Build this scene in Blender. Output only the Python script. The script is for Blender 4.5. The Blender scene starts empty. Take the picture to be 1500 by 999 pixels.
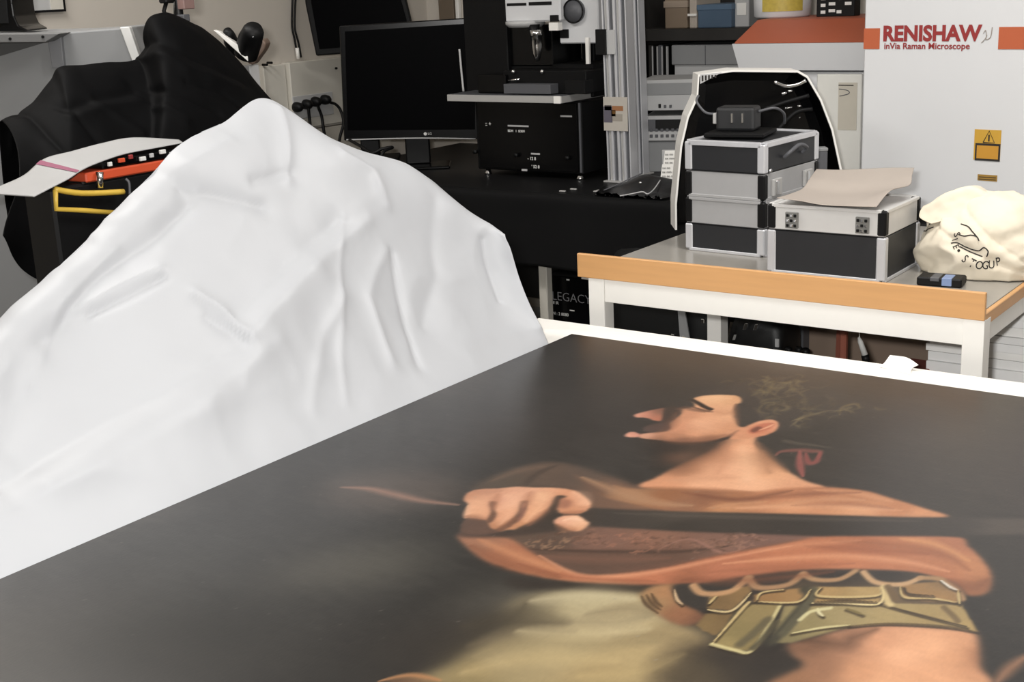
import bpy, bmesh, math, random
import numpy as np
from mathutils import Vector, Matrix, noise as mnoise
from mathutils.bvhtree import BVHTree
random.seed(7)
SC = bpy.context.scene
COL = SC.collection

# ------------------------------------------------------------------ camera
cd = bpy.data.cameras.new('camera')
cam = bpy.data.objects.new('camera', cd); COL.objects.link(cam)
cd.sensor_fit = 'HORIZONTAL'; cd.sensor_width = 36.0; cd.lens = 46.368
cd.clip_start = 0.05; cd.clip_end = 60
cam.matrix_world = Matrix([[0.81117, -0.11991, 0.57239, 0], [0.58317, 0.23909, -0.77637, 0], [-0.04376, 0.96356, 0.26387, 1.6], [0, 0, 0, 1]])
SC.camera = cam

# ------------------------------------------------------------------ world, lamps, exposure
w = bpy.data.worlds.new('world'); SC.world = w; w.use_nodes = True
w.node_tree.nodes['Background'].inputs[0].default_value = (.9, .93, 1, 1)
w.node_tree.nodes['Background'].inputs[1].default_value = 0.1
def area(name, loc, aim, sx, sy, power, col=(1, 1, 1)):
    l = bpy.data.lights.new(name, 'AREA'); l.shape = 'RECTANGLE'; l.size = sx; l.size_y = sy
    l.energy = power; l.color = col
    o = bpy.data.objects.new(name, l); COL.objects.link(o); o.location = loc
    o.rotation_euler = (Vector(aim) - Vector(loc)).to_track_quat('-Z', 'Y').to_euler()
    return o
# the photographer's flash beside the lens, and three unseen ceiling lamps added to light the room
area('camera_flash', (-.09, -.02, 1.665), (-1.75, 2.45, 1.0), .09, .05, 50, (1, .985, .96))
area('added_ceiling_light', (-1.3, 1.5, 2.88), (-1.3, 1.5, 0), 1.2, .3, 10, (1, .975, .94))
area('added_ceiling_light', (-.6, 2.6, 2.88), (-.6, 2.6, 0), 1.2, .3, 30, (1, .975, .94))
area('added_ceiling_light', (-3.2, 1.9, 2.88), (-3.2, 1.9, 0), 1.2, .3, 30, (1, .975, .94))
vs = SC.view_settings
vs.view_transform = 'Standard'; vs.look = 'None'; vs.gamma = 1; vs.use_curve_mapping = False
vs.exposure = 0.16

# ------------------------------------------------------------------ helpers
def lin(c):
    if isinstance(c, str):
        c = [int(c[i:i+2], 16) / 255 for i in (0, 2, 4)]
    return tuple(x / 12.92 if x <= .04045 else ((x + .055) / 1.055) ** 2.4 for x in c)
MATS = {}
def mat(name, col, rough=.5, metal=0., var=.06, scale=25., bump=0., bscale=180., spec=.5, coat=0., stretch=None, croughness=.1):
    if name in MATS: return MATS[name]
    m = bpy.data.materials.new(name); m.use_nodes = True
    nt = m.node_tree; b = nt.nodes['Principled BSDF']
    c = lin(col)
    tc = nt.nodes.new('ShaderNodeTexCoord'); src = tc.outputs['Object']
    if stretch:
        mp = nt.nodes.new('ShaderNodeMapping'); mp.inputs['Scale'].default_value = stretch
        nt.links.new(src, mp.inputs['Vector']); src = mp.outputs['Vector']
    n = nt.nodes.new('ShaderNodeTexNoise'); n.inputs['Scale'].default_value = scale; n.inputs['Detail'].default_value = 5
    nt.links.new(src, n.inputs['Vector'])
    mx = nt.nodes.new('ShaderNodeMix'); mx.data_type = 'RGBA'
    mx.inputs[6].default_value = (*[max(0, x * (1 - var)) for x in c], 1)
    mx.inputs[7].default_value = (*[min(1, x * (1 + var)) for x in c], 1)
    nt.links.new(n.outputs['Fac'], mx.inputs[0]); nt.links.new(mx.outputs[2], b.inputs['Base Color'])
    b.inputs['Roughness'].default_value = rough; b.inputs['Metallic'].default_value = metal
    b.inputs['Specular IOR Level'].default_value = spec
    b.inputs['Coat Weight'].default_value = coat; b.inputs['Coat Roughness'].default_value = croughness
    if bump:
        n2 = nt.nodes.new('ShaderNodeTexNoise'); n2.inputs['Scale'].default_value = bscale; n2.inputs['Detail'].default_value = 4
        nt.links.new(src, n2.inputs['Vector'])
        bp = nt.nodes.new('ShaderNodeBump'); bp.inputs['Strength'].default_value = bump; bp.inputs['Distance'].default_value = .002
        nt.links.new(n2.outputs['Fac'], bp.inputs['Height']); nt.links.new(bp.outputs['Normal'], b.inputs['Normal'])
    MATS[name] = m
    return m

def tag(o, label=None, cat=None, group=None, kind=None):
    if label: o['label'] = label
    if cat: o['category'] = cat
    if group: o['group'] = group
    if kind: o['kind'] = kind
    return o
def thing(name, label, cat, loc=(0, 0, 0), rz=0., group=None):
    o = bpy.data.objects.new(name, None); COL.objects.link(o)
    o.empty_display_size = .05
    o.location = loc; o.rotation_euler = (0, 0, rz)
    return tag(o, label, cat, group)
def obj(name, bm, m, parent=None, smooth=False):
    me = bpy.data.meshes.new(name)
    if isinstance(bm, bmesh.types.BMesh):
        bmesh.ops.recalc_face_normals(bm, faces=bm.faces)
        bm.to_mesh(me); bm.free()
    else:
        me.from_pydata(*bm)
    o = bpy.data.objects.new(name, me); COL.objects.link(o)
    if m: me.materials.append(m)
    if parent: o.parent = parent
    if smooth:
        me.polygons.foreach_set('use_smooth', [True] * len(me.polygons))
    return o
def struct(name, bm, m): return tag(obj(name, bm, m), kind='structure')
def box(x0, x1, y0, y1, z0, z1, bev=0., seg=1, bm=None):
    own = bmesh.new()
    v = [own.verts.new((x, y, z)) for x in (x0, x1) for y in (y0, y1) for z in (z0, z1)]
    for q in ((0, 1, 3, 2), (4, 6, 7, 5), (0, 4, 5, 1), (2, 3, 7, 6), (0, 2, 6, 4), (1, 5, 7, 3)):
        own.faces.new([v[i] for i in q])
    if bev:
        bmesh.ops.bevel(own, geom=list(own.edges), offset=bev, segments=seg, affect='EDGES', profile=.5)
    return join(bm, own)
def join(bm, own):
    if bm is None: return own
    me = bpy.data.meshes.new('t'); own.to_mesh(me); own.free(); bm.from_mesh(me); bpy.data.meshes.remove(me)
    return bm
def prism(pts, vec, bev=0., bm=None):
    """closed outline (3d points) swept along vec"""
    own = bmesh.new(); vec = Vector(vec)
    a = [own.verts.new(p) for p in pts]; b = [own.verts.new(Vector(p) + vec) for p in pts]
    own.faces.new(a); own.faces.new(b[::-1])
    for i in range(len(pts)):
        j = (i + 1) % len(pts); own.faces.new((a[i], b[i], b[j], a[j]))
    bmesh.ops.recalc_face_normals(own, faces=own.faces)
    if bev: bmesh.ops.bevel(own, geom=list(own.edges), offset=bev, segments=2, affect='EDGES', profile=.5)
    return join(bm, own)
def tube(pts, r, n=8, bm=None, closed=False):
    own = bmesh.new(); pts = [Vector(p) for p in pts]; rings = []
    rr = r if isinstance(r, (list, tuple)) else [r] * len(pts)
    prev = None
    for i, p in enumerate(pts):
        t = (pts[min(i + 1, len(pts) - 1)] - pts[max(i - 1, 0)]).normalized()
        if prev is None:
            u = t.orthogonal().normalized()
        else:
            u = (prev - t * prev.dot(t)).normalized()
        prev = u; v = t.cross(u)
        rings.append([own.verts.new(p + (u * math.cos(a) + v * math.sin(a)) * rr[i]) for a in (2 * math.pi * k / n for k in range(n))])
    for A, B in zip(rings, rings[1:]):
        for k in range(n): own.faces.new((A[k], A[(k + 1) % n], B[(k + 1) % n], B[k]))
    own.faces.new(rings[0][::-1]); own.faces.new(rings[-1])
    return join(bm, own)
def cyl(p0, p1, r, n=24, bm=None): return tube([p0, p1], r, n, bm)
def spline(pts, per=8):
    P = [Vector(p) for p in pts]; out = []
    for i in range(len(P) - 1):
        a, b, c, d = P[max(i - 1, 0)], P[i], P[i + 1], P[min(i + 2, len(P) - 1)]
        for k in range(per):
            t = k / per
            out.append(.5 * ((2 * b) + (c - a) * t + (2 * a - 5 * b + 4 * c - d) * t * t + (3 * b - a - 3 * c + d) * t ** 3))
    out.append(P[-1]); return out
def lathe(prof, n=32, bm=None):
    own = bmesh.new(); rings = []
    for r, z in prof:
        rings.append([own.verts.new((r * math.cos(2 * math.pi * k / n), r * math.sin(2 * math.pi * k / n), z)) for k in range(n)])
    for A, B in zip(rings, rings[1:]):
        for k in range(n): own.faces.new((A[k], A[(k + 1) % n], B[(k + 1) % n], B[k]))
    own.faces.new(rings[0][::-1]); own.faces.new(rings[-1])
    return join(bm, own)
def text(name, s, size, m, parent, loc, rot, off=0., depth=.0004, sx=1., align='LEFT', space=1.):
    """flat lettering: a font curve turned to mesh; rot = matrix columns right, up, normal"""
    cu = bpy.data.curves.new(name, 'FONT'); cu.body = s; cu.size = size; cu.offset = off; cu.extrude = depth
    cu.align_x = align; cu.space_character = space; cu.resolution_u = 3
    o = bpy.data.objects.new(name, cu); COL.objects.link(o)
    dg = bpy.context.evaluated_depsgraph_get()
    me = bpy.data.meshes.new_from_object(o.evaluated_get(dg)); me.name = name
    bpy.data.objects.remove(o); bpy.data.curves.remove(cu)
    r = Matrix((rot[0], rot[1], rot[2])).transposed().to_4x4() @ Matrix.Diagonal((sx, 1, 1, 1))
    me.transform(Matrix.Translation(loc) @ r)
    me.materials.clear(); me.materials.append(m)
    q = bpy.data.objects.new(name, me); COL.objects.link(q); q.parent = parent
    return q
FRONT = ((1, 0, 0), (0, 0, 1), (0, -1, 0))     # lettering on a face that looks towards -y
def crv(P, n):
    """resample the rows of control points P[i][j] (3d) to n columns, Catmull-Rom"""
    P = np.array(P, float); k = P.shape[1]; t = np.linspace(0, k - 1, n); i = np.clip(np.floor(t).astype(int), 0, k - 2); u = (t - i)[None, :, None]
    a, b, c, d = (P[:, np.clip(i + o, 0, k - 1)] for o in (-1, 0, 1, 2))
    return .5 * (2 * b + (c - a) * u + (2 * a - 5 * b + 4 * c - d) * u ** 2 + (3 * b - a - 3 * c + d) * u ** 3)
def loft(P, ncol, nrow):
    A = crv(P, ncol); A = crv(A.transpose(1, 0, 2), nrow).transpose(1, 0, 2); return A
def normals(A):
    du = np.gradient(A, axis=1); dv = np.gradient(A, axis=0); n = np.cross(du, dv); return n / np.maximum(np.linalg.norm(n, axis=2, keepdims=True), 1e-9)
def gridmesh(A):
    r, c = A.shape[:2]; v = A.reshape(-1, 3).tolist()
    fs = [(i * c + j, i * c + j + 1, (i + 1) * c + j + 1, (i + 1) * c + j) for i in range(r - 1) for j in range(c - 1)]
    return v, [], fs
def sheet(name, A, m, parent, thick, off=-1):
    o = obj(name, gridmesh(A), m, parent, smooth=True)
    s = o.modifiers.new('thickness', 'SOLIDIFY'); s.thickness = thick; s.offset = off
    return o
def fnoise(A, s, seed=0, oct=4):
    out = np.zeros(A.shape[:2])
    for i in range(A.shape[0]):
        for j in range(A.shape[1]):
            out[i, j] = mnoise.fractal(Vector((A[i, j, 0] * s[0] + seed, A[i, j, 1] * s[1], A[i, j, 2] * s[2])), 1.0, 2.0, oct)
    return out

# ------------------------------------------------------------------ materials
M_WALL = mat('wall_paint', 'cac3b9', .85, var=.03, scale=3, bump=.1, bscale=60)
M_FLOOR = mat('floor_vinyl', '77736c', .5, var=.15, scale=9)
M_CEIL = mat('ceiling_paint', 'd8d5cf', .9, var=.02)
M_WHITE = mat('white_enamel', 'f1efea', .42, var=.02)
M_PANEL = mat('machine_white', 'd2d3d5', .45, var=.02, scale=6)
M_CREAM = mat('cream_plastic', 'cfcbc1', .5, var=.03)
M_GREY = mat('instrument_grey', '8b8c8d', .5, var=.04, scale=8)
M_LGREY = mat('light_grey_plastic', 'b9b9b9', .5, var=.03)
M_DGREY = mat('dark_grey', '55565a', .5, var=.05)
M_BLACK = mat('black_plastic', '0d0d0e', .5, var=.1, spec=.25)
M_GLOSS = mat('gloss_black', '070708', .22, var=.1, spec=.25)
M_SATIN = mat('black_powder_coat', '0b0b0c', .55, var=.15, bump=.05, bscale=400, spec=.2)
M_ALU = mat('brushed_aluminium', 'd9dade', .38, .45, var=.08, scale=60, stretch=(1, 1, .06))
M_CHROME = mat('chrome', 'd8d8d8', .16, 1., var=.02)
M_STEEL = mat('dull_aluminium_sheet', 'bdbcba', .5, .35, var=.05, scale=30)
M_ORANGE = mat('orange_paint', 'b45c3a', .5, var=.03)
M_WOOD = mat('beech_edging', 'cf9d68', .45, var=.10, scale=14, stretch=(.35, 1, 6), bump=.03)
M_INK = mat('black_ink', '26221f', .8)
M_RED = mat('dark_red_ink', '8f2c2c', .6)
M_PRINT = mat('white_print', 'd9d9d6', .6)
M_PAPER = mat('white_paper', 'efede8', .7, var=.02, scale=8, bump=.05, bscale=40)
M_BROWN = mat('brown_board', '8d7a6b', .7, var=.12, scale=8)
M_KRAFT = mat('kraft_paper', 'a99f96', .75, var=.06, scale=12, bump=.08, bscale=90)
M_YELLOW = mat('warning_yellow', 'c59a3a', .5, var=.04)
# ------------------------------------------------------------------ the room
X0, X1, Y0, Y1, H = -4.1, 1.7, -1.7, 5.0, 2.95
struct('floor', box(X0 - .1, X1 + .1, Y0 - .1, Y1 + .1, -.1, 0), M_FLOOR)
struct('ceiling', box(X0 - .1, X1 + .1, Y0 - .1, Y1 + .1, H, H + .1), M_CEIL)
struct('wall_left', box(X0 - .1, X0, Y0 - .1, Y1 + .1, 0, H), M_WALL)
struct('wall_right', box(X1, X1 + .1, Y0 - .1, Y1 + .1, 0, H), M_WALL)
struct('wall_back', box(X0, X1, Y1, Y1 + .1, 0, H), M_WALL)
struct('wall_front', box(X0, X1, Y0 - .1, Y0, 0, H), M_WALL)
struct('baseboard_left', box(X0, X0 + .015, Y0, Y1, 0, .09, .003), M_LGREY)
struct('baseboard_back', box(X0, X1, Y1 - .015, Y1, 0, .09, .003), M_LGREY)
xw = [-4.01237, -3.9227, -3.91059, -3.89046]
struct('trim_1', box(xw[0], xw[1], Y1 - .02, Y1 - .001, .9, H, .002), mat('brown_trim', '6f6253', .6))
struct('trim_2', box(xw[2], xw[3], Y1 - .025, Y1 - .001, .9, H, .004), M_WHITE)
for (lx, ly), lab in (((-1.3, 1.5), 'added white fluorescent ceiling fitting, out of view above the painting table'), ((-.6, 2.6), 'added white fluorescent ceiling fitting, out of view above the case table'), ((-3.2, 1.9), 'added white fluorescent ceiling fitting, out of view above the black cover')):
    t = thing('added_ceiling_lamp', lab, 'ceiling lamp', (lx, ly, 2.90), 0, 'added ceiling lamps')  # unseen fitting, added to house one of the extra room lights
    obj('housing', box(-.64, .64, -.17, .17, .012, .05, .006), M_WHITE, t)
    obj('diffuser', box(-.62, .62, -.15, .15, 0, .012, .003), mat('lamp_diffuser', 'f4f4f0', .5), t)

# ------------------------------------------------------------------ the table that carries the painting
t = thing('work_table', 'large white work table under the oil painting', 'table', (-.96, 1.455, 0))
obj('tabletop', box(-.90, .84, -1.175, 1.185, .745, .775, .004), M_WHITE, t)
for x in (-.80, .74):
    for y in (-1.08, 1.06):
        obj('leg', box(x - .03, x + .03, y - .03, y + .03, 0, .69, .004), M_WHITE, t)
obj('apron', box(-.77, .71, 1.045, 1.075, .69, .745, .003), M_WHITE, t)
obj('apron', box(-.77, .71, -1.095, -1.065, .69, .745, .003), M_WHITE, t)
edge = [(-1.84, 2.545), (-1.774, 2.549), (-1.70, 2.575), (-1.577, 2.60), (-1.545, 2.575), (-1.526, 2.558), (-1.50, 2.556), (-1.45, 2.577), (-1.338, 2.572), (-1.2, 2.595), (-1.132, 2.615),
        (-1.05, 2.612), (-.95, 2.622), (-.877, 2.612), (-.77, 2.60), (-.657, 2.585), (-.5, 2.56), (-.3, 2.55), (-.14, 2.54)]
up = [(x, y, .7755) for x, y in edge]
o = obj('table_paper', prism(up + [(-.14, .30, .7755), (-1.84, .30, .7755)], (0, 0, .0012)), M_PAPER)
tag(o, 'white paper covering the table under the painting, torn along its far edge', 'paper')
fl = [[(-0.9576, 2.6, 0.76759), (-0.93683, 2.6, 0.76598), (-0.90976, 2.59, 0.76653), (-0.88309, 2.58, 0.76712)],
      [(-0.94976, 2.61, 0.77654), (-0.93588, 2.62, 0.7818), (-0.91519, 2.62, 0.77862), (-0.89097, 2.61, 0.7712)],
      [(-0.94206, 2.62, 0.78999), (-0.9297, 2.635, 0.78622), (-0.90733, 2.63, 0.78604), (-0.88168, 2.62, 0.77726)]]
zz = min(p[2] for r in fl for p in r)
fl = [[(p[0], p[1], p[2] - zz + .7775) for p in r] for r in fl]
tag(sheet('paper_scrap', loft(fl, 12, 9), M_PAPER, None, .0015), 'small crumpled scrap of white paper standing up behind the far painting edge', 'paper scrap')

# ------------------------------------------------------------------ raised table with the cases
t = thing('workbench', 'white framed table with wooden edging carrying the aluminium cases', 'table', (-1.285, 3.165, 0))
tx0, tx1, ty0, ty1 = -.505, .505, -.445, .455
M_TOP = mat('grey_laminate', '9a968f', .22, var=.05, scale=40)
obj('tabletop', box(tx0 + .002, tx1 - .014, ty0 + .012, ty1, .862, .884, .001), M_TOP, t)
ed = obj('edge_strip', box(tx0, tx1, ty0 - .002, ty0 + .010, .871, .931, .0015), M_WOOD, t)
obj('edge_strip', box(tx1 - .013, tx1 - .001, ty0 + .011, ty1, .856, .8838, .0015), M_WOOD, t)
obj('apron', box(tx0 + .075, tx1 - .045, ty0 + .005, ty0 + .035, .812, .871, .001), M_WHITE, t)
obj('apron', box(tx1 - .040, tx1 - .008, ty0 + .04, ty1 - .05, .812, .861, .001), M_WHITE, t)
obj('apron', box(tx0 + .03, tx0 + .06, ty0 + .04, ty1 - .05, .812, .861, .001), M_WHITE, t)
for x in (tx0 + .052, tx1 - .023):
    for y in (ty0 + .025, .215):
        obj('leg', box(x - .0225, x + .0225, y - .0225, y + .0225, 0, .8705 if y < 0 else .8615, .001), M_WHITE, t)
t.location = (-1.285, 3.165, 0)

# ------------------------------------------------------------------ black bench along the back
t = thing('lab_bench', 'long black bench with a dark cloth front below the microscope', 'bench', (-2.72, 4.2, 0))
obj('benchtop', box(-1.08, 1.02, -.48, .62, .845, .884, .004), mat('bench_black', '131314', .45, var=.2, scale=20, spec=.3), t)
cl = []
for r, z in enumerate((.886, .87, .80, .72, .625)):
    cl.append([(-1.08 + 2.10 * k / 14, -.492 - (.004 if r else -.02) - .010 * math.sin(k * 2.1 + r * .4) * (r / 4), z + (.004 * math.sin(k * 1.7) if r == 4 else 0)) for k in range(15)])
fr = sheet('cloth_front', loft(cl, 90, 24), mat('bench_cloth', '0c0c0d', .8, var=.15, scale=60, bump=.1, bscale=700, spec=.2), t, .002, 1)
for x in (-1.02, .96):
    for y in (-.40, .55): obj('leg', box(x - .03, x + .03, y - .03, y + .03, 0, .845, .003), M_BLACK, t)
obj('modesty_panel', box(-1.0, .94, .40, .42, .25, .845), mat('bench_under', '121213', .7), t)

# ------------------------------------------------------------------ low bench that carries the white instrument
t = thing('instrument_bench', 'dark topped bench with brown board front under the white orange-striped instrument', 'bench', (-1.0, 4.1, 0))
obj('benchtop', box(-.66, 1.5, -.44, .65, .835, .88, .004), M_BLACK, t)
obj('front_board', box(-.62, 1.45, -.36, -.34, .02, .835), M_BROWN, t)
obj('side_board', box(-.64, -.62, -.36, .6, .02, .835), M_BROWN, t)
for x in (-.63, 1.45): obj('leg', box(x - .03, x + .03, -.42, -.37, 0, .835, .003), M_DGREY, t)
FW = Vector((-0.59342, 0.80489, 0)); RT = Vector((0.80489, 0.59342, 0)); UP = Vector((0, 0, 1))     # horizontal axes of the corner that is turned to the door
TURN = math.atan2(RT.y, RT.x)
def creases(A, n, lines, fade=None):
    """push the surface A along n near each crease line (points given as y,z on the cloth)"""
    Yz = A[:, :, 1:3]
    for pts, w, amp in lines:
        p = np.array([q[1:3] for q in pts]); best = np.full(A.shape[:2], 9.); 
        for a, b in zip(p, p[1:]):
            d = b - a; L = max(d @ d, 1e-9); t = np.clip(((Yz - a) @ d) / L, 0, 1)
            best = np.minimum(best, np.linalg.norm(Yz - (a + t[..., None] * d), axis=2))
        A = A + n * ((1 if fade is None else fade) * amp * np.exp(-np.sqrt((best / w) ** 2 + .04) * 1.5 + .3))[..., None]
    return A
# ------------------------------------------------------------------ white dust sheet heaped along the painting
bot = [(-1.662, 0.88393, 0.77785), (-1.662, 0.97077, 0.77805), (-1.662, 1.15192, 0.77888), (-1.662, 1.33191, 0.78063), (-1.662, 1.55498, 0.78222), (-1.662, 1.7762, 0.78494), (-1.662, 1.94213, 0.78558), (-1.662, 2.12573, 0.78628), (-1.662, 2.30336, 0.78911), (-1.662, 2.40167, 0.79154)]
top = [(-2.02, 1.14558, 1.01651), (-2.05, 1.27649, 1.06468), (-2.12, 1.5649, 1.17909), (-2.15, 1.79621, 1.29723), (-2.15, 1.9278, 1.3342), (-2.15, 2.06146, 1.3656), (-2.05, 2.14986, 1.2641), (-1.97, 2.30694, 1.19443), (-1.88, 2.41153, 1.07848), (-1.8, 2.42548, 1.02846)]
bot = [(x, y, .7785) for x, y, z in bot]
rows = [bot]
for k, s in ((.3, -.022), (.62, -.012), (.88, .012)):
    rows.append([tuple(b[i] + (t_[i] - b[i]) * k + (s if i == 0 else (s * .8 if i == 2 else 0)) * (.35 if j == 9 else 1) for i in range(3)) for j, (b, t_) in enumerate(zip(bot, top))])
rows.append(top)
rows.append([(x - (.006 if j < 5 else .03), y + (.012 if j > 5 else 0), z - .012) for j, (x, y, z) in enumerate(top)])
rows.append([(x - (.01 if j < 5 else .10), y + (.02 if j > 5 else 0), max(.80, z - (.05 if j < 5 else .14))) for j, (x, y, z) in enumerate(top)])
A = loft(rows, 230, 170)
n = normals(A); n *= np.sign(n[60, 100, 0])
fade = np.clip(np.linspace(0, 1, A.shape[0]) * 9, 0, 1)[:, None]
fade = fade * np.clip((1 - np.linspace(0, 1, A.shape[0])) * 3, .25, 1)[:, None]
A = A + n * (fade * (.010 * fnoise(A, (3, 4.5, 3), 3, 2) + .0032 * (1 - np.abs(fnoise(A, (5, 6, 5), 9, 2)) * 2.2) + .0006 * fnoise(A, (18, 24, 16), 9, 2)))[..., None]
q = lambda *p: p
A = creases(A, n, [
    ([(-1.95, 1.88161, 1.02167), (-1.86, 1.63693, 0.94821), (-1.78, 1.32746, 0.87394), (-1.68, 1.02414, 0.82001)], .11, .034),
    ([(-1.95, 1.13364, 0.91166), (-1.97, 1.30946, 1.01696), (-2, 1.47792, 1.11376), (-2.1, 1.72845, 1.20771)], .06, -.018),
    ([(-1.9, 1.60948, 1.04622), (-1.9, 1.63492, 1.00849), (-1.88, 1.64355, 0.95077)], .016, 0.0132),
    ([(-1.9, 1.60381, 1.00505), (-1.88, 1.63011, 0.95414)], .014, -0.0099),
    ([(-1.88, 1.64355, 0.95077), (-1.8, 1.39183, 0.90055), (-1.7, 1.08026, 0.86115)], .035, -0.0132),
    ([(-1.88, 1.69768, 0.93029), (-1.8, 1.44975, 0.87698), (-1.7, 1.13877, 0.84004)], .04, 0.0108),
    ([(-1.98, 2.10507, 1.10754), (-1.9, 1.8411, 1.02073), (-1.86, 1.64624, 0.95262)], .03, 0.0116),
    ([(-1.98, 2.03703, 1.11909), (-1.9, 1.78532, 1.03258), (-1.86, 1.62366, 0.97835)], .028, -0.0083),
    ([(-1.98, 1.42072, 1.05667), (-1.98, 1.50186, 1.06938), (-1.98, 1.58116, 1.08664)], .010, -0.0099),
    ([(-1.98, 1.39625, 1.06982), (-1.98, 1.50503, 1.09073), (-1.98, 1.58694, 1.10397)], .014, 0.0083),
    ([(-1.95, 1.31132, 1.03133), (-1.98, 1.44574, 1.1032), (-2.05, 1.60236, 1.15094), (-2.1, 1.74049, 1.20583)], .028, -0.0132),
    ([(-1.95, 1.24768, 0.97462), (-1.98, 1.38411, 1.08506), (-2.05, 1.53783, 1.1496)], .022, 0.0099),
    ([(-1.85, 2.12984, 1.03724), (-1.8, 2.07849, 0.93522), (-1.74, 2.01001, 0.8321)], .012, -0.0083),
    ([(-1.85, 2.11449, 1.04318), (-1.8, 1.99356, 0.96905), (-1.74, 1.94407, 0.84952)], .022, 0.0083),
    ([(-1.95, 2.0484, 1.12514), (-1.85, 1.90636, 0.96868), (-1.72, 1.76977, 0.82218)], .010, 0.0049),
    ([(-1.75, 1.68478, 0.82849), (-1.8, 1.80327, 0.91382), (-1.85, 1.92395, 0.9792)], .018, 0.0058),
    ([(-1.8, 2.38515, 1.02455), (-1.79, 2.37106, 0.95121), (-1.76, 2.35482, 0.89326)], .010, -0.0066),
    ([(-1.8, 2.43262, 1.01587), (-1.76, 2.4248, 0.92678), (-1.7, 2.40093, 0.82455)], .010, 0.0066),
    ([(-2.1, 1.73268, 1.23738), (-2.1, 1.80842, 1.2023), (-2.1, 1.87536, 1.17032)], .02, -0.0116),
    ([(-2.14, 2.06001, 1.34963), (-2.1, 2.00655, 1.26827), (-2.06, 1.96862, 1.21358)], .016, 0.0083),
    ([(-2.1, 1.88628, 1.22347), (-2.08, 1.98558, 1.22486)], .014, -0.0083),
    ([(-2.03, 2.12667, 1.24816), (-2, 2.17816, 1.20468), (-1.97, 2.17068, 1.13093)], .016, 0.0083),
    ([(-1.9, 2.31369, 1.128), (-1.82, 2.22458, 0.97827), (-1.75, 2.10519, 0.88943)], .03, -0.0066),
    ([(-2.1, 1.53286, 1.17291), (-2.12, 1.74403, 1.25956), (-2.12, 1.89619, 1.30292)], .02, 0.0066)], fade)
A[:, :, 2] = np.maximum(A[:, :, 2], .7782)
A[:, :, 0] = np.where(A[:, :, 2] < .81, np.minimum(A[:, :, 0], -1.652), A[:, :, 0])
M_SHEET = mat('white_sheet', 'b3b5b9', .5, var=.02, scale=5, bump=.06, bscale=45)
tag(sheet('dust_sheet', A, M_SHEET, None, .0012), 'large crumpled white dust sheet heaped up beside the painting', 'dust sheet')

# ------------------------------------------------------------------ black cloth hood over the covered apparatus
s1 = [(8, 182), (45, 160), (78, 122), (92, 104), (130, 100), (195, 97), (212, 88), (221, 38), (240, 24), (262, 27), (300, 47), (345, 82), (378, 125), (402, 152)]
r1 = [(-2.95, 1.93163, 1.31037), (-2.95, 2.00847, 1.33937), (-2.95, 2.08404, 1.39712), (-2.95, 2.1172, 1.42527), (-2.95, 2.19715, 1.42597), (-2.95, 2.33988, 1.42038), (-2.95, 2.38093, 1.43364), (-2.95, 2.4148, 1.52214), (-2.95, 2.46283, 1.54515), (-2.95, 2.51453, 1.53722), (-2.95, 2.60292, 1.49536), (-2.95, 2.70981, 1.42155), (-2.95, 2.78757, 1.33055), (-2.95, 2.8474, 1.27043)]
r4 = [(-2.66, 1.69294, 1.09539), (-2.66, 1.72736, 1.01464), (-2.66, 1.77509, 0.97263), (-2.66, 1.80911, 0.95237), (-2.66, 1.86451, 0.94059), (-2.66, 1.98544, 0.94926), (-2.66, 2.03066, 0.97463), (-2.66, 2.08955, 1.01542), (-2.66, 2.14726, 1.04003), (-2.66, 2.21733, 1.06341), (-2.66, 2.31236, 1.0839), (-2.66, 2.41131, 1.10523), (-2.66, 2.49954, 1.1109), (-2.66, 2.60423, 1.11496)]
mid = lambda a, b, k, dx: [(p[0] + (r[0] - p[0]) * k + dx, p[1] + (r[1] - p[1]) * k, p[2] + (r[2] - p[2]) * k) for p, r in zip(a, b)]
rows = [[(x - .07, y + .01, z - .30) for x, y, z in r1], [(x - .04, y + .005, z - .03) for x, y, z in r1], r1, mid(r1, r4, .22, .05), mid(r1, r4, .5, .06), mid(r1, r4, .8, .02), r4]
A = loft(rows, 180, 130); n = normals(A); n *= np.sign(n[80, 90, 0])
A = A + n * (.006 * fnoise(A, (4, 5, 5), 21, 3) + .003 * fnoise(A, (12, 12, 12), 5, 2))[..., None]
A = creases(A, n, [
    ([(-2.85, 2.04275, 1.33779), (-2.85, 2.15231, 1.35255), (-2.85, 2.27714, 1.35834)], .014, 0.0099), ([(-2.85, 2.03962, 1.31788), (-2.85, 2.14894, 1.33045), (-2.85, 2.25789, 1.33363)], .014, -0.0077),
    ([(-2.85, 2.27997, 1.37752), (-2.85, 2.37136, 1.32982), (-2.85, 2.44163, 1.288)], .012, 0.0088), ([(-2.85, 2.38261, 1.37582), (-2.85, 2.48533, 1.33931), (-2.85, 2.5467, 1.2771)], .010, 0.0077),
    ([(-2.85, 2.37357, 1.49087), (-2.85, 2.44315, 1.4362), (-2.85, 2.62082, 1.3517)], .018, 0.0088), ([(-2.85, 2.35511, 1.45839), (-2.85, 2.41092, 1.40963), (-2.85, 2.56803, 1.34118)], .02, -0.0077),
    ([(-2.8, 2.13386, 1.34654), (-2.8, 2.17987, 1.29887), (-2.8, 2.21765, 1.25973)], .014, -0.0088), ([(-2.8, 1.98498, 1.32814), (-2.8, 1.96957, 1.28026), (-2.8, 1.96774, 1.24392)], .010, 0.0066),
    ([(-2.8, 2.0576, 1.32046), (-2.8, 2.07, 1.26839), (-2.8, 2.07626, 1.24207)], .012, 0.0077), ([(-2.8, 2.2728, 1.33298), (-2.8, 2.32246, 1.28349)], .014, -0.0077)])
M_CLOTH = mat('black_cloth', '080809', .65, var=.1, scale=12, bump=.1, bscale=500, spec=.06)
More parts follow.
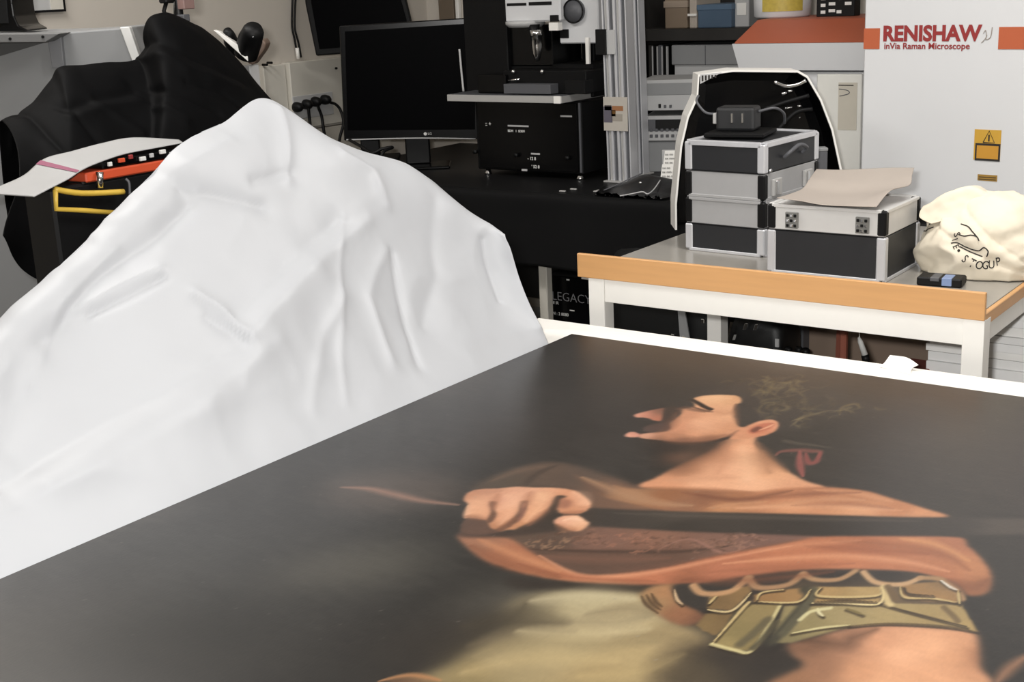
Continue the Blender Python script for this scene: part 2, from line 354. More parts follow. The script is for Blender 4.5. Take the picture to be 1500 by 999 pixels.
tag(sheet('black_cover', A, M_CLOTH, None, .0015), 'black cloth cover draped over a tall apparatus behind the white sheet', 'cloth cover')
# the trolley under it
t = thing('equipment_trolley', 'dark equipment trolley under the black cloth cover', 'trolley', (-2.62, 2.1, 0))
obj('top_shelf', box(-.36, .40, -.62, .62, .74, .77, .003), M_BLACK, t)
obj('lower_shelf', box(-.36, .40, -.62, .62, .22, .25, .003), M_BLACK, t)
for x in (-.33, .37):
    for y in (-.59, .59): obj('leg', box(x - .02, x + .02, y - .02, y + .02, 0, .74, .002), M_DGREY, t)

# ------------------------------------------------------------------ black and orange tool box with a yellow catch
XB = -2.35
tb = thing('tool_box', 'black tool box with orange tray and yellow catch under the bent paper', 'tool box', (XB, 1.72, .772))
L = lambda p: (p[0] - XB, p[1] - 1.72, p[2] - .772)
yb0, yb1 = 1.62161 - 1.72, 2.0205 - 1.72
zo0, zo1, zt = 1.22898 - .772, 1.2492 - .772, 1.27225 - .772
obj('body', box(-.10, 0, yb0, yb1, 0, 1.22828 - .772, .006), M_BLACK, tb)
obj('body_step', box(-.10, 0, 1.69909 - 1.72, yb1, 1.22828 - .772, zo0, .003), M_BLACK, tb)
M_TBO = mat('tool_orange', 'c9502f', .45, var=.05)
obj('tray', box(-.10, .006, 1.70461 - 1.72, yb1 - .01, zo0, zo1, .003), M_TBO, tb)
obj('insert', box(-.095, .0, 1.75429 - 1.72, yb1 - .02, zo1, zt - .004, .003), M_GLOSS, tb)
lo = [L((-2.33, 1.61599, 1.23008)), L((-2.33, 1.67966, 1.21193)), L((-2.33, 1.78427, 1.19885))]
l2 = [L((-2.33, 1.61736, 1.22847)), L((-2.33, 1.61288, 1.18986)), L((-2.33, 1.67424, 1.17699)), L((-2.33, 1.7618, 1.15675))]
M_YL = mat('yellow_plastic', 'd8b44a', .4, var=.08)
c = obj('catch', tube(spline(lo, 5), .0062, 8), M_YL, tb, True)
obj('catch', tube(l2, .0055, 8), M_YL, tb, True)
obj('post', cyl(L((-2.335, 1.73368, 1.24821)), L((-2.335, 1.72872, 1.21572)), .008, 12), M_CHROME, tb, True)
obj('cable', tube(spline([L((-2.34, 1.80134, 1.22378)), L((-2.335, 1.80508, 1.21464)), L((-2.335, 1.80319, 1.18976))], 6), .003, 6), M_DGREY, tb, True)
for k, (a, b_, cc) in enumerate(((150, 236, M_PRINT), (163, 234, M_TBO), (176, 231, M_RED), (200, 226, M_PRINT), (212, 224, M_LGREY), (234, 227, M_PRINT), (247, 222, M_PRINT))):
    p = (0.002, 1.75429 - 1.71 + .028 * k, zo1 + .006 + .004 * (k % 3))
    obj('fitting', box(p[0], p[0] + .006, p[1], p[1] + .010 + .006 * (k % 2), p[2], p[2] + .009, .001), cc, tb)
fe = [(-2.3, 1.54633, 1.22721), (-2.31, 1.59467, 1.23714), (-2.32, 1.64431, 1.24742), (-2.33, 1.687, 1.25924), (-2.34, 1.73339, 1.26673), (-2.35, 1.80971, 1.27513), (-2.35, 1.89328, 1.27784), (-2.35, 1.97661, 1.27965)]
be = [(-2.46, 1.53673, 1.22651), (-2.47, 1.58396, 1.233), (-2.48, 1.64997, 1.24591), (-2.49, 1.71177, 1.27205), (-2.5, 1.78987, 1.27787), (-2.5, 1.87316, 1.28567), (-2.5, 1.95921, 1.28767), (-2.5, 2.09133, 1.26708)]
mm = [tuple((a[i] + b[i]) / 2 for i in range(3)) for a, b in zip(fe, be)]
pp = loft([fe, mm, be], 60, 16)
doc = sheet('bent_document', pp, mat('document_paper', 'a6a6a6', .6, var=.03), None, .002, 0)
tag(doc, 'bent white document with a magenta line lying on the tool box', 'document')
ln = pp[:, 22:25].copy(); ln[:, :, 2] += .0022
obj('printed_line', gridmesh(ln), mat('magenta_ink', '8a3f5e', .6), doc)

# ------------------------------------------------------------------ grey cabinet against the left wall
def pr(pts, depth, bev=0., bm=None): return prism(pts, tuple(FW * depth), bev, bm)
gc = thing('instrument_cabinet', 'grey slanted instrument cabinet standing at the left wall', 'cabinet', (-3.33616, 2.26149, 0))
O = Vector(gc.location); G = lambda pts: [tuple(Vector(p) - O) for p in pts]
gp = [(-3.46675, 2.16521, 1.51762), (-3.23666, 2.33485, 1.51242), (-3.10075, 2.43505, 1.51798), (-3.07093, 2.45703, 1.4114), (-3.049, 2.4732, 1.21299), (-3.06468, 2.46164, 0.95697), (-3.10098, 2.43488, 0.65094), (-3.57114, 2.08825, 0.67836)]
obj('body', pr(G(gp), .42, .004), M_GREY, gc)
obj('plinth', pr(G([(p[0], p[1], z) for p, z in zip([(-3.58302, 2.11676, 0.67013), (-3.13364, 2.44807, 0.64392), (-3.13364, 2.44807, 0.64392), (-3.58302, 2.11676, 0.67013)], (.0, .0, gp[7][2] + .03, gp[7][2] + .03))]), .36), M_DGREY, gc)
obj('rim', pr(G([(-3.0929, 2.4222, 1.52039), (-3.07139, 2.43806, 1.52107), (-3.05113, 2.45299, 1.41172), (-3.06992, 2.43915, 1.409)]), .03, .003), mat('rim_white', 'dcdcda', .4), gc)
lg = obj('ledge', pr(G([(-3.37507, 2.10857, 1.52339), (-3.15466, 2.27107, 1.51308), (-3.19001, 2.245, 1.49141), (-3.37798, 2.10642, 1.49995)]), .10, .002), mat('ledge_grey', '6f6f6f', .5), gc)
for a in ((-3.26499, 2.18972, 1.50463), (-3.19288, 2.24289, 1.50611)):
    p = Vector(a) - O; obj('screw', cyl(tuple(p - FW * .003), tuple(p + FW * .004), .004, 10), M_BLACK, lg)
obj('recess_shade', pr(G([(-3.46015, 2.15765, 1.49751), (-3.2676, 2.29961, 1.48877), (-3.46871, 2.15134, 1.42872)]), .02), mat('recess_shade_grey', '4a4a4a', .6), gc)  # dark wedge: shade of the recess under the ledge, put into the colour
obj('stay', pr(G([(-3.25289, 2.29804, 1.48873), (-3.22134, 2.32129, 1.51112), (-3.2239, 2.31941, 1.41612), (-3.25147, 2.29908, 1.41765)]), .02, .002), mat('stay_grey', '76777a', .5), gc)
bk = thing('black_receiver', 'black rounded device standing on the grey cabinet', 'device', tuple(Vector((-3.44211, 2.25792, 1.52708))))
O = Vector(bk.location)
obj('shell', pr(G([(-3.49569, 2.21842, 1.72369), (-3.38251, 2.30186, 1.71756), (-3.39025, 2.29616, 1.59751), (-3.38971, 2.29656, 1.56187), (-3.38322, 2.30134, 1.53705), (-3.36455, 2.3151, 1.52282), (-3.36808, 2.3125, 1.51923), (-3.52032, 2.20026, 1.52571)]), .18, .004), M_GLOSS, bk)
obj('face', pr(G([(-3.49343, 2.21387, 1.70529), (-3.39249, 2.28829, 1.69981), (-3.39927, 2.28329, 1.58891), (-3.4014, 2.28173, 1.54402), (-3.5132, 2.1993, 1.54639)]), .008, .001), M_BLACK, bk)
wb = thing('wall_board', 'grey notice board with black bottom rail on the left wall', 'notice board', (-4.1, 2.9, 1.58))
zb = 1.56964 - 1.58
yA, yB = 2.67642 - 2.9, 2.9688 - 2.9
obj('board', box(.001, .012, yA, yB, zb, zb + .5), M_LGREY, wb)
obj('rail', box(.001, .02, yA, yB + .006, zb - .008, zb), M_BLACK, wb)
obj('side_strip', box(.001, .016, yB - .05, yB, zb, zb + .5), M_CREAM, wb)
obj('side_rail', box(.001, .02, yB, yB + .006, zb, zb + .5), M_BLACK, wb)

# ------------------------------------------------------------------ clamp stand and binocular microscope above the cover
cs = thing('clamp_stand', 'black clamp stand with a brown block rising above the black cover', 'stand', (-3.04533, 2.60015, 0))
O = Vector(cs.location)
obj('rod', cyl((0, 0, 0), (0, 0, 1.9), .011, 12), M_BLACK, cs, True)
c = Vector((-3.0303, 2.61123, 1.57589)) - O
obj('block', box(c.x - .016, c.x + .018, c.y - .02, c.y + .02, c.z - .016, c.z + .05, .002), mat('brown_block', '8a6f6a', .5), cs)
c = Vector((-3.07201, 2.58048, 1.58384)) - O
obj('clamp', box(c.x - .012, c.x + .022, c.y - .02, c.y + .02, c.z - .005, c.z + .05, .004), M_BLACK, cs)
obj('clamp_arm', tube([tuple(c), tuple(Vector((-3.08067, 2.57409, 1.55781)) - O), tuple(Vector((-3.07368, 2.57925, 1.53082)) - O)], .006, 8), M_BLACK, cs, True)
a, b_ = Vector((-3.04944, 2.59712, 1.64283)) - O, Vector((-3.0554, 2.59272, 1.54124)) - O
obj('bright_rod', cyl(tuple(a), tuple(b_), .005, 10), M_CHROME, cs, True)
obj('boss', box(-.002, .03, -.012, .012, (Vector((-3.02752, 2.61328, 1.5359)) - O).z - .01, (Vector((-3.02719, 2.61353, 1.53969)) - O).z + .006, .002), M_DGREY, cs)
ms = thing('binocular_microscope', 'black binocular eyepieces with brown body peeking over the black cover', 'microscope', (-3.05007, 2.84513, 0.772))
O = Vector(ms.location)
P = lambda a: tuple(Vector(a) - O)
obj('eyepiece', tube([P((-3.07097, 2.82972, 1.41768)), P((-3.08434, 2.81987, 1.4589)), P((-3.07263, 2.80365, 1.47983)), P((-3.06742, 2.79507, 1.49224))], [.022, .022, .018, .012], 18), M_BLACK, ms, True)
e2 = obj('eyepiece', tube([P((-3.03614, 2.83055, 1.41748)), P((-2.99863, 2.82094, 1.46595)), P((-2.9684, 2.80595, 1.48625)), P((-2.9585, 2.80083, 1.49819))], [.036, .036, .032, .024], 20), M_BLACK, ms, True)
p = Vector(P((-2.95777, 2.78894, 1.47526)))
obj('lens_glint', prism([tuple(p + RT * a + UP * b) for a, b in ((-.006, .004), (-.003, .006), (.006, -.003), (.003, -.006))], tuple(FW * -.004)), M_LGREY, e2)
obj('head', prism([P(a) for a in [(-3.04216, 2.83854, 1.39261), (-3.03239, 2.84575, 1.43259), (-3.00014, 2.86952, 1.46308), (-2.99142, 2.87595, 1.44648), (-2.99955, 2.86995, 1.42674), (-3.02949, 2.84788, 1.38378)]], tuple(FW * .09), .006), mat('brown_metal', '7b675a', .45), ms)
obj('arm', prism([P(a) for a in [(-3.07903, 2.74924, 1.49491), (-3.06632, 2.75861, 1.49025), (-3.00084, 2.80688, 1.42696), (-3.00302, 2.80528, 1.39905)]], tuple(FW * .04), .002), M_WHITE, ms)
c = Vector(P((-3.0731, 2.87785, 1.38356)))
obj('column', box(c.x - .02, c.x + .02, c.y - .02, c.y + .02, 0, c.z, .003), M_LGREY, ms)
obj('base', box(-.08, .08, -.08, .08, 0, .02, .004), M_BLACK, ms)
# bring base column under the head onto the floor stand
st = thing('side_stand', 'grey side stand under the binocular microscope behind the cover', 'stand', tuple(ms.location[:2]) + (0,))
obj('top', box(-.1, .1, -.09, .1, .745, .771, .003), M_GREY, st)
obj('post', box(-.03, .03, -.03, .03, .03, .745), M_GREY, st)
obj('foot', box(-.1, .1, -.09, .1, 0, .03, .003), M_GREY, st)

# ------------------------------------------------------------------ socket panel on the left wall with its four plugs
z0, z1 = 1.02792, 1.30687
ya, yb = 4.01389, 4.38441 + .25
sp = thing('socket_panel', 'cream socket panel fixed to the left wall beside the monitor', 'socket panel', (-4.1, ya, z0))
obj('box', box(.001, .05, 0, yb - ya, 0, z1 - z0, .003), M_CREAM, sp)
obj('side_plate', box(.001, .03, -.13, -.004, -.02, z1 - z0 - .005, .003), mat('side_plate_cream', 'd6d2c8', .5), sp)
obj('socket_plate', box(.05, .056, 4.01195 - ya, 4.25449 - ya, 1.06954 - z0, 1.16666 - z0, .002), M_LGREY, sp)
obj('skirting_trunk', box(.001, .045, -.13, yb - ya, -.30, -.012, .003), mat('trunk_cream', 'c3bdb2', .55), sp)
for a in ((-4.06, 3.88107, 1.30812), (-4.06, 3.90887, 1.31431), (-4.04, 4.29149, 1.26272)):
    p = Vector(a) - Vector(sp.location); obj('screw', cyl((.03, p.y, p.z), (.058, p.y, p.z), .005, 8), M_BLACK, sp)
for k, (a, dn, lab) in enumerate((((-4.03, 4.02161, 1.12259), None, 'black plug nearest the black cover on the wall socket panel'),
        ((-4.03, 4.0795, 1.12825), [(-4.02, 4.07512, 1.1088), (-4.02, 4.07646, 1.05116), (-4, 4.05683, 0.9905), (-3.95, 4.00475, 0.91819)], 'second black plug from the black cover, cable hanging straight down'),
        ((-4.03, 4.13416, 1.1344), [(-4.02, 4.13392, 1.11438), (-4.02, 4.14994, 1.07218), (-4.01, 4.14535, 1.01471), (-4, 4.1453, 0.95949), (-3.95, 4.1097, 0.88988)], 'third black plug from the black cover, cable hanging slanted down'),
        ((-4.03, 4.19348, 1.13736), [(-4.02, 4.21118, 1.12416), (-4.01, 4.23358, 1.11337), (-4, 4.24988, 1.08555), (-3.98, 4.23979, 1.03421), (-3.98, 4.20589, 0.96456), (-3.95, 4.14152, 0.87097)], 'black plug nearest the monitor, cable curling over to the right'))):
    g = thing('wall_plug', lab, 'plug', (-4.044, a[1], a[2]), 0, 'plugs on the socket panel')
    obj('plug_body', tube([(0, 0, 0), (.012, 0, 0), (.03, 0, 0), (.04, 0, 0)], [.021, .022, .018, .010], 16), M_BLACK, g, True)
    if dn: obj('cable', tube(spline([(.03, 0, -.005)] + [tuple(Vector(p) - Vector(g.location)) for p in dn], 6), .0065, 8), M_BLACK, g, True)
cb = thing('cable_bundle', 'pair of black cables with white conduit running up the left wall', 'cables', (-4.1, 4.10643, z1))
O = Vector(cb.location)
for k, pts in enumerate(([(-4.085, 4.10106, 1.31718), (-4.085, 4.09384, 1.3912), (-4.085, 4.08463, 1.44789), (-4.085, 4.09317, 1.51726), (-4.085, 4.11646, 1.64118)], [(-4.085, 4.12205, 1.32137), (-4.085, 4.11335, 1.38436), (-4.085, 4.10001, 1.44146), (-4.085, 4.10922, 1.51657), (-4.085, 4.13653, 1.64067)])):
    obj('cable', tube(spline([P(p) for p in pts], 6), .0045, 8), M_BLACK, cb, True)
obj('conduit', cyl(P((-4.08, 4.10009, 1.31724)), P((-4.08, 4.09749, 1.36272)), .008, 10), M_WHITE, cb, True)
# ------------------------------------------------------------------ monitors on the bench
ZB = .8845
def local(o): 
    mi = (Matrix.Translation(o.location) @ Matrix.Rotation(o.rotation_euler.z, 4, 'Z')).inverted()
    return lambda p: tuple(mi @ Vector(p))
mo = thing('monitor', 'black widescreen monitor with a small white logo on the bench', 'monitor', (-3.44156, 4.08466, 0.8845), TURN)
Lm = local(mo)
a, b_, c, d = (Lm(p) for p in ((-3.64248, 3.89925, 1.45592), (-3.19751, 4.22731, 1.46524), (-3.21662, 4.21322, 0.99124), (-3.65522, 3.88986, 1.01043)))
obj('bezel', prism([a, b_, c, (0, d[1], d[2] - .006), d], (0, .035, 0), .004), M_GLOSS, mo)
sc = obj('screen', prism([(a[0] + .02, a[1] - .0015, a[2] - .022), (b_[0] - .02, a[1] - .0015, b_[2] - .022), (c[0] - .02, a[1] - .0015, c[2] + .04), (d[0] + .018, a[1] - .0015, d[2] + .04)], (0, .003, 0)), mat('screen_black', '040405', .4, spec=.02), mo)
lo_ = Lm((-3.39318, 4.08305, 1.02286))
obj('logo_disc', tube([(lo_[0], a[1] - .0015, lo_[2]), (lo_[0], a[1] + .002, lo_[2])], .0065, 16), M_PRINT, mo)
text('logo_letters', 'LG', .013, M_PRINT, mo, (lo_[0] + .010, a[1] - .001, lo_[2] - .0045), FRONT)
obj('lower_edge', tube(spline([(d[0] + .01, d[1] - .002, d[2] + .003), (0, d[1] - .002, d[2] - .003), (c[0] - .02, c[1] - .002, c[2] + .003)], 8), .0028, 6), M_LGREY, mo, True)
obj('neck', box(-.05, .05, .03, .06, .01, d[2] + .1, .006), M_BLACK, mo)
obj('foot', box(-.13, .13, -.07, .11, 0, .012, .004), M_GLOSS, mo)
m2 = thing('rear_monitor', 'black panel monitor standing behind the logo monitor', 'monitor', (-3.7911, 4.18725, 0.8845), TURN)
Lm = local(m2)
pts = [Lm(p) for p in [(-3.9525, 4.04341, 1.71881), (-3.95555, 4.04116, 1.54376), (-3.93363, 4.05732, 1.33103), (-3.59284, 4.30857, 1.34549), (-3.61642, 4.29119, 1.50615), (-3.64657, 4.26896, 1.70223)]]
obj('casing', prism(pts, (0, .05, 0), .006), M_SATIN, m2)
ip = [Lm(p) for p in [(-3.93072, 4.05325, 1.69098), (-3.93178, 4.05247, 1.5427), (-3.91693, 4.06342, 1.35823), (-3.6064, 4.29236, 1.37427), (-3.63094, 4.27427, 1.51265), (-3.65817, 4.25419, 1.67619)]]
obj('screen', prism(ip, (0, .01, 0), .001), MATS['screen_black'], m2)
obj('neck', box(-.04, .04, .03, .07, .01, .55, .004), M_BLACK, m2)
obj('foot', box(-.12, .12, -.05, .13, 0, .014, .004), M_BLACK, m2)
# ------------------------------------------------------------------ cable lying under the monitor
g = obj('loose_cable', tube(spline([(-3.5689, 3.82926, 1.02324), (-3.4639, 3.78243, 1.00612), (-3.39995, 3.76746, 0.98687), (-3.36769, 3.79124, 1.00065), (-3.33604, 3.81458, 1.00406), (-3.33536, 3.75296, 0.98862), (-3.34133, 3.73614, 0.91308), (-3.25143, 3.64722, 0.897)], 8), .006, 8), M_BLACK, None, True)
tag(g, 'black loose cable looping down below the logo monitor', 'cable')

# ------------------------------------------------------------------ microscope on its electronics box
eb = thing('electronics_box', 'black electronics box with white legends under the microscope stage', 'electronics box', (-2.845, 4.2, ZB))
Le = local(eb)
obj('case', box(-.24, .24, -.185, .22, .022, .285, .004), M_SATIN, eb)
fp = obj('front_panel', box(-.225, .222, -.190, -.184, .03, .278, .001), M_GLOSS, eb)
for x in (-.21, .21):
    for y in (-.16, .19):
        ft = obj('foot', tube([(x, y, 0), (x, y, .006), (x, y, .012), (x, y, .022)], [.014, .014, .010, .010], 14), M_CHROME, eb, True)
def fpt(p): 
    q = Le(p); return (q[0], -.1905, q[2])
for (p, s, sz) in (((-3.03552, 4.01, 1.07289), ':: +', .022), ((-2.93132, 4.01, 1.05279), 'BDM   1  SDEM', .012), ((-2.84578, 4.01, 0.95156), '- 12 8', .016), ((-2.82861, 4.01, 0.92176), "' 52 8", .016)):
    text('legend', s, sz, M_PRINT, fp, fpt(p), FRONT, off=.0003)
for (p, w_) in (((-2.93006, 4.01, 1.07566), .095), ((-2.82912, 4.01, 0.97507), .04), ((-2.69236, 4.01, 1.11633), .05)):
    q = fpt(p); obj('legend_bar', box(q[0], q[0] + w_, -.1912, -.190, q[2] - .003, q[2] + .003), M_LGREY, fp)
for p in ((-3.08409, 4.01, 0.97306), (-2.89183, 4.01, 0.96754), (-2.66263, 4.01, 0.96658)):
    q = fpt(p); obj('knob', cyl((q[0], -.205, q[2]), (q[0], -.190, q[2]), .008, 14), M_BLACK, fp, True)
q = fpt((-2.86019, 4.01, 0.91267)); obj('switch', box(q[0] - .012, q[0] + .012, -.196, -.19, q[2] - .004, q[2] + .004, .001), M_LGREY, fp)
obj('edge_trim', box(.232, .238, -.192, -.186, .03, .28), M_DGREY, eb)
zp = .2855 + ZB
sg = thing('microscope', 'microscope with white head and chrome objective on a silver edged stage plate', 'microscope', (-2.845, 4.2, zp))
Ls = local(sg)
pz0 = 0
xl, xr = -3.14637 + 2.845, -2.63397 + 2.845
obj('stage_plate', box(xl, xr, -.27, .38, 0, .026, .002), M_DGREY, sg)
obj('plate_edge', box(xl, xr, -.273, -.269, .001, .025, .0006), M_STEEL, sg)
obj('plate_edge', box(xr, xr + .004, -.273, .38, .001, .025, .0006), M_STEEL, sg)
obj('edge_clip', box(xr - .028, xr + .001, -.277, -.272, .0, .026, .001), M_WHITE, sg)
S = lambda a: Ls(a)
def blk(name, p0, p1, Y, dep, m, bev=.003, par=None):
    a, b = S(p0), S(p1); y = Y - 4.2
    return obj(name, box(min(a[0], b[0]), max(a[0], b[0]), y, y + dep, min(a[2], b[2]), max(a[2], b[2]), bev), m, par or sg)
blk('stand_body', (-3.07556, 4.12, 1.1743), (-2.61876, 4.12, 1.2927), 4.12, .3, M_SATIN)
blk('stage_block', (-2.93489, 4, 1.19737), (-2.57178, 4, 1.27797), 4.0, .12, M_SATIN)
blk('stage_step', (-3.04052, 3.98, 1.19794), (-2.91039, 3.98, 1.26385), 3.98, .1, M_GLOSS)
blk('sample_tray', (-2.89835, 3.95, 1.19994), (-2.69145, 3.95, 1.23374), 3.95, .06, M_DGREY, .001)
blk('sample_tray', (-2.64176, 3.97, 1.20126), (-2.55933, 3.97, 1.24733), 3.97, .06, M_BLACK, .001)
blk('arm_column', (-2.78208, 4.3, 1.28438), (-2.72667, 4.3, 1.66125), 4.3, .14, M_SATIN)
blk('dark_housing', (-3.01747, 4.12, 1.28261), (-2.79175, 4.12, 1.43534), 4.12, .2, M_GLOSS)
blk('left_housing', (-3.18544, 4.1, 1.18517), (-2.9822, 4.1, 1.65099), 4.1, .12, M_SATIN)
hd = blk('head', (-2.95819, 4.06, 1.44863), (-2.71202, 4.06, 1.6639), 4.06, .24, M_PANEL, .006)
for p0, p1 in (((-2.94558, 4.06, 1.50721), (-2.85887, 4.06, 1.51715)), ((-2.84719, 4.06, 1.5072), (-2.74758, 4.06, 1.51901))): blk('vent_slot', p0, p1, 4.058, .01, M_BLACK, 0, hd)
blk('head_switch', (-2.75282, 4.05, 1.44788), (-2.71922, 4.05, 1.47112), 4.052, .012, M_BLACK, .001, hd)
blk('head_lug', (-2.76057, 4.055, 1.41648), (-2.72072, 4.055, 1.44466), 4.055, .03, M_WHITE, .001, hd)
tr = S((-2.8944, 4.14, 1.43357))
ob = bmesh.new()
def lathe_at(prof, c, n=24):
    b = lathe(prof, n); bmesh.ops.translate(b, verts=b.verts, vec=c); return b
obj('turret', lathe_at([(.0, 0), (.062, 0), (.074, .012), (.074, .022), (0, .022)], (tr[0], 4.10 - 4.2, tr[2] - .004), 30), M_LGREY, sg, True)
on = S((-2.80944, 4.04, 1.30852)); oz = S((-2.80416, 4.04, 1.42035))[2]
hh = oz - on[2]
obj('objective', lathe_at([(.004, 0), (.010, .004), (.016, hh * .25), (.020, hh * .5), (.021, hh * .8), (.024, hh * .82), (.024, hh), (0, hh)], (on[0], 4.045 - 4.2, on[2])), M_CHROME, sg, True)
obj('objective', lathe_at([(.004, 0), (.012, .006), (.016, hh * .5), (.022, hh * .9), (0, hh * .9)], (on[0] - .03, 4.075 - 4.2, on[2] + .03)), M_BLACK, sg, True)
lb = blk('lamp_box', (-2.74505, 4.1, 1.36761), (-2.57714, 4.1, 1.6574), 4.10, .16, M_PANEL, .004)
kc = S((-2.67246, 4.1, 1.48217))
obj('lens_cap', cyl((kc[0], 4.085 - 4.2, kc[2]), (kc[0], 4.10 - 4.2, kc[2]), .041, 32), M_DGREY, lb, True)
obj('lens_ring', tube([(kc[0] + .041 * math.cos(a), 4.084 - 4.2, kc[2] + .041 * math.sin(a)) for a in [2 * math.pi * k / 32 for k in range(33)]], .003, 6), M_BLACK, lb, True)
blk('lamp_port', (-2.7409, 4.095, 1.38733), (-2.70398, 4.095, 1.41829), 4.096, .012, M_BLACK, .001, lb)
blk('bright_pin', (-2.60953, 4.06, 1.29718), (-2.59481, 4.06, 1.39014), 4.06, .012, M_WHITE, .001)
for p in ((-2.88348, 3.995, 1.27507), (-2.75586, 3.995, 1.27545), (-3.22245, 4.19, 1.36622)):
    c = S(p); b = bmesh.new(); bmesh.ops.create_uvsphere(b, u_segments=12, v_segments=8, radius=.008); bmesh.ops.translate(b, verts=b.verts, vec=c); obj('knob', b, M_CHROME, sg, True)
obj('lever', tube([S((-2.89598, 3.98, 1.2442)), S((-2.84648, 3.98, 1.24944))], .004, 8), M_CHROME, sg, True)
obj('cable_post', tube(spline([S((-3.10814, 3.98, 1.2022)), S((-3.11292, 3.98, 1.27557)), S((-3.11698, 3.98, 1.35845))], 5), .004, 8), M_LGREY, sg, True)
obj('thumb_rod', tube([S((-3.20098, 4.17, 1.46029)), S((-3.20673, 4.17, 1.37253))], .004, 8), M_LGREY, sg, True)

# ------------------------------------------------------------------ aluminium profile posts
def profile_post(name, lab, x, y, w, d, lean, z1):
    g = thing(name, lab, 'profile post', (x, y, ZB), 0, 'aluminium profile posts')
    def ob_(nm, b, m, par=g):
        for v in b.verts: v.co.x += lean * v.co.z
        return obj(nm, b, m, par)
    core = ob_('core', box(-w / 2 + .006, w / 2 - .006, -d / 2 + .012, d / 2, .006, z1), M_DGREY)
    k = max(2, round(w / .022))
    for i in range(k + 1):
        xx = -w / 2 + w * i / k; hw = .0045
        ob_('rib', box(max(-w / 2, xx - hw), min(w / 2, xx + hw), -d / 2, d / 2, .006, z1, .0012), M_ALU)
    for i in range(k):
        xx = -w / 2 + w * (i + .5) / k
        ob_('slot_floor', box(xx - .0045, xx + .0045, -d / 2 + .008, -d / 2 + .013, .006, z1), M_DGREY if i % 2 else M_STEEL)
    ob_('base_plate', box(-w / 2 - .012, w / 2 + .012, -d / 2 - .012, d / 2 + .012, 0, .006, .001), M_STEEL)
    return g
a = (-2.43877, 4.01456, 0.885); b_ = (-2.42282, 4.1217, 0.885)
pp_ = profile_post('profile_post', 'broad slotted aluminium post with a coloured sticker beside the microscope', a[0] - .015, a[1] + .03, .098, .05, -.018, .95)
pq = profile_post('profile_post', 'slim aluminium post just right of the broad slotted post', b_[0] - .055, b_[1] + .10, .036, .045, -.018, .95)
def sk(p, k=-.018):
    q = local(pp_)(p); return q
y_ = -.0265
c0, c1 = sk((-2.51285, 4, 1.06847)), sk((-2.41408, 4, 1.18722))
st = obj('sticker', box(c0[0], c1[0], y_ - .001, y_ + .0005, c0[2], c1[2]), mat('sticker_white', 'b9b3aa', .5), pp_)
for (p0, p1, col) in (((-2.51197, 4, 1.09737), (-2.47636, 4, 1.15312), '5f5b66'), ((-2.47677, 4, 1.13883), (-2.4315, 4, 1.1563), '9c6c4a'), ((-2.50782, 4, 1.1406), (-2.47905, 4, 1.15783), '3a3436'), ((-2.48013, 4, 1.11969), (-2.46264, 4, 1.14149), '6a4a22'), ((-2.47779, 4, 1.10302), (-2.43502, 4, 1.12782), '9d968c')):
    u, v = sk(p0), sk(p1); obj('sticker_patch', box(u[0], v[0], y_ - .0016, y_ - .001, u[2], v[2]), mat('sticker_' + col, col, .5), st)
cl_ = (-2.47427, 4, 1.32497)
c0, c1 = sk((-2.49635, 4, 1.33439)), sk((-2.4578, 4, 1.41746))
c2_, c3_ = sk((-2.533, 4, 1.3322)), sk((-2.491, 4, 1.42026))
obj('bracket', box(c2_[0], c3_[0], y_ - .012, y_ - .001, c2_[2], c3_[2], .002), M_BLACK, pp_)
obj('slide_plate', box(c0[0], c1[0], y_ - .004, y_, c0[2], c1[2], .001), M_LGREY, pp_)

# ------------------------------------------------------------------ control units, papers, black pouch on the bench
cu = thing('control_unit', 'light grey control unit with three buttons stacked on the keypad unit', 'control unit', (-2.37272, 4.31359, 0.8845), TURN * .55)
Lc = local(cu)
def fb(name, x0, x1, z0, z1, y0, y1, m, par, bev=.002): return obj(name, box(x0, x1, y0, y1, z0, z1, bev), m, par)
u0, u1 = Lc((-2.48073, 4.20911, 1.1123)), Lc((-2.27146, 4.3634, 1.22337))
k0, k1 = Lc((-2.47437, 4.2138, 0.9951)), Lc((-2.27189, 4.36308, 1.09322))
g0 = Lc((-2.47243, 4.21523, 0.98999))
xA, xB = u0[0], u0[0] + .26
zu0, zu1, zk0, zk1 = u0[2], u1[2], k0[2] + .003, k1[2] - .001
kb = thing('keypad_unit', 'grey keypad instrument with dark display under the three button unit', 'control unit', tuple(cu.location), cu.rotation_euler.z)
fb('base', xA + .006, xB, 0, zk0, .012, .24, M_GREY, kb)
fb('body', xA + .008, xB, zk0 + .003, zk1, 0, .24, M_LGREY, kb)
fb('display_window', xA + .014, xB - .04, zk1 - .055, zk1 - .012, -.002, .004, M_DGREY, kb, .001)
fb('display', xA + .05, xB - .07, zk1 - .050, zk1 - .014, -.0035, .002, M_BLACK, kb, .001)
for r in range(2):
    for k in range(6): fb('key', xA + .028 + .020 * k, xA + .039 + .020 * k, zk0 + .016 + .022 * r, zk0 + .027 + .022 * r, -.004, .004, M_DGREY, kb, .001)
cu.location = tuple(cu.location[:2]) + (ZB + zk1 + .0005,)
zo = zk1 + .0005
fb('body', xA, xB, zu0 - zo if zu0 - zo > 0 else 0, zu1 - zo, 0, .24, M_LGREY, cu)
fb('upper_panel', xA + .012, xB - .012, zu1 - zo - .055, zu1 - zo - .012, -.002, .004, M_GREY, cu, .001)
for k in range(3): fb('button', xA + .062 + .020 * k, xA + .071 + .020 * k, .030, .044 - (.004 if k else 0), -.005, .004, M_BLACK if k == 0 else M_DGREY, cu, .001)
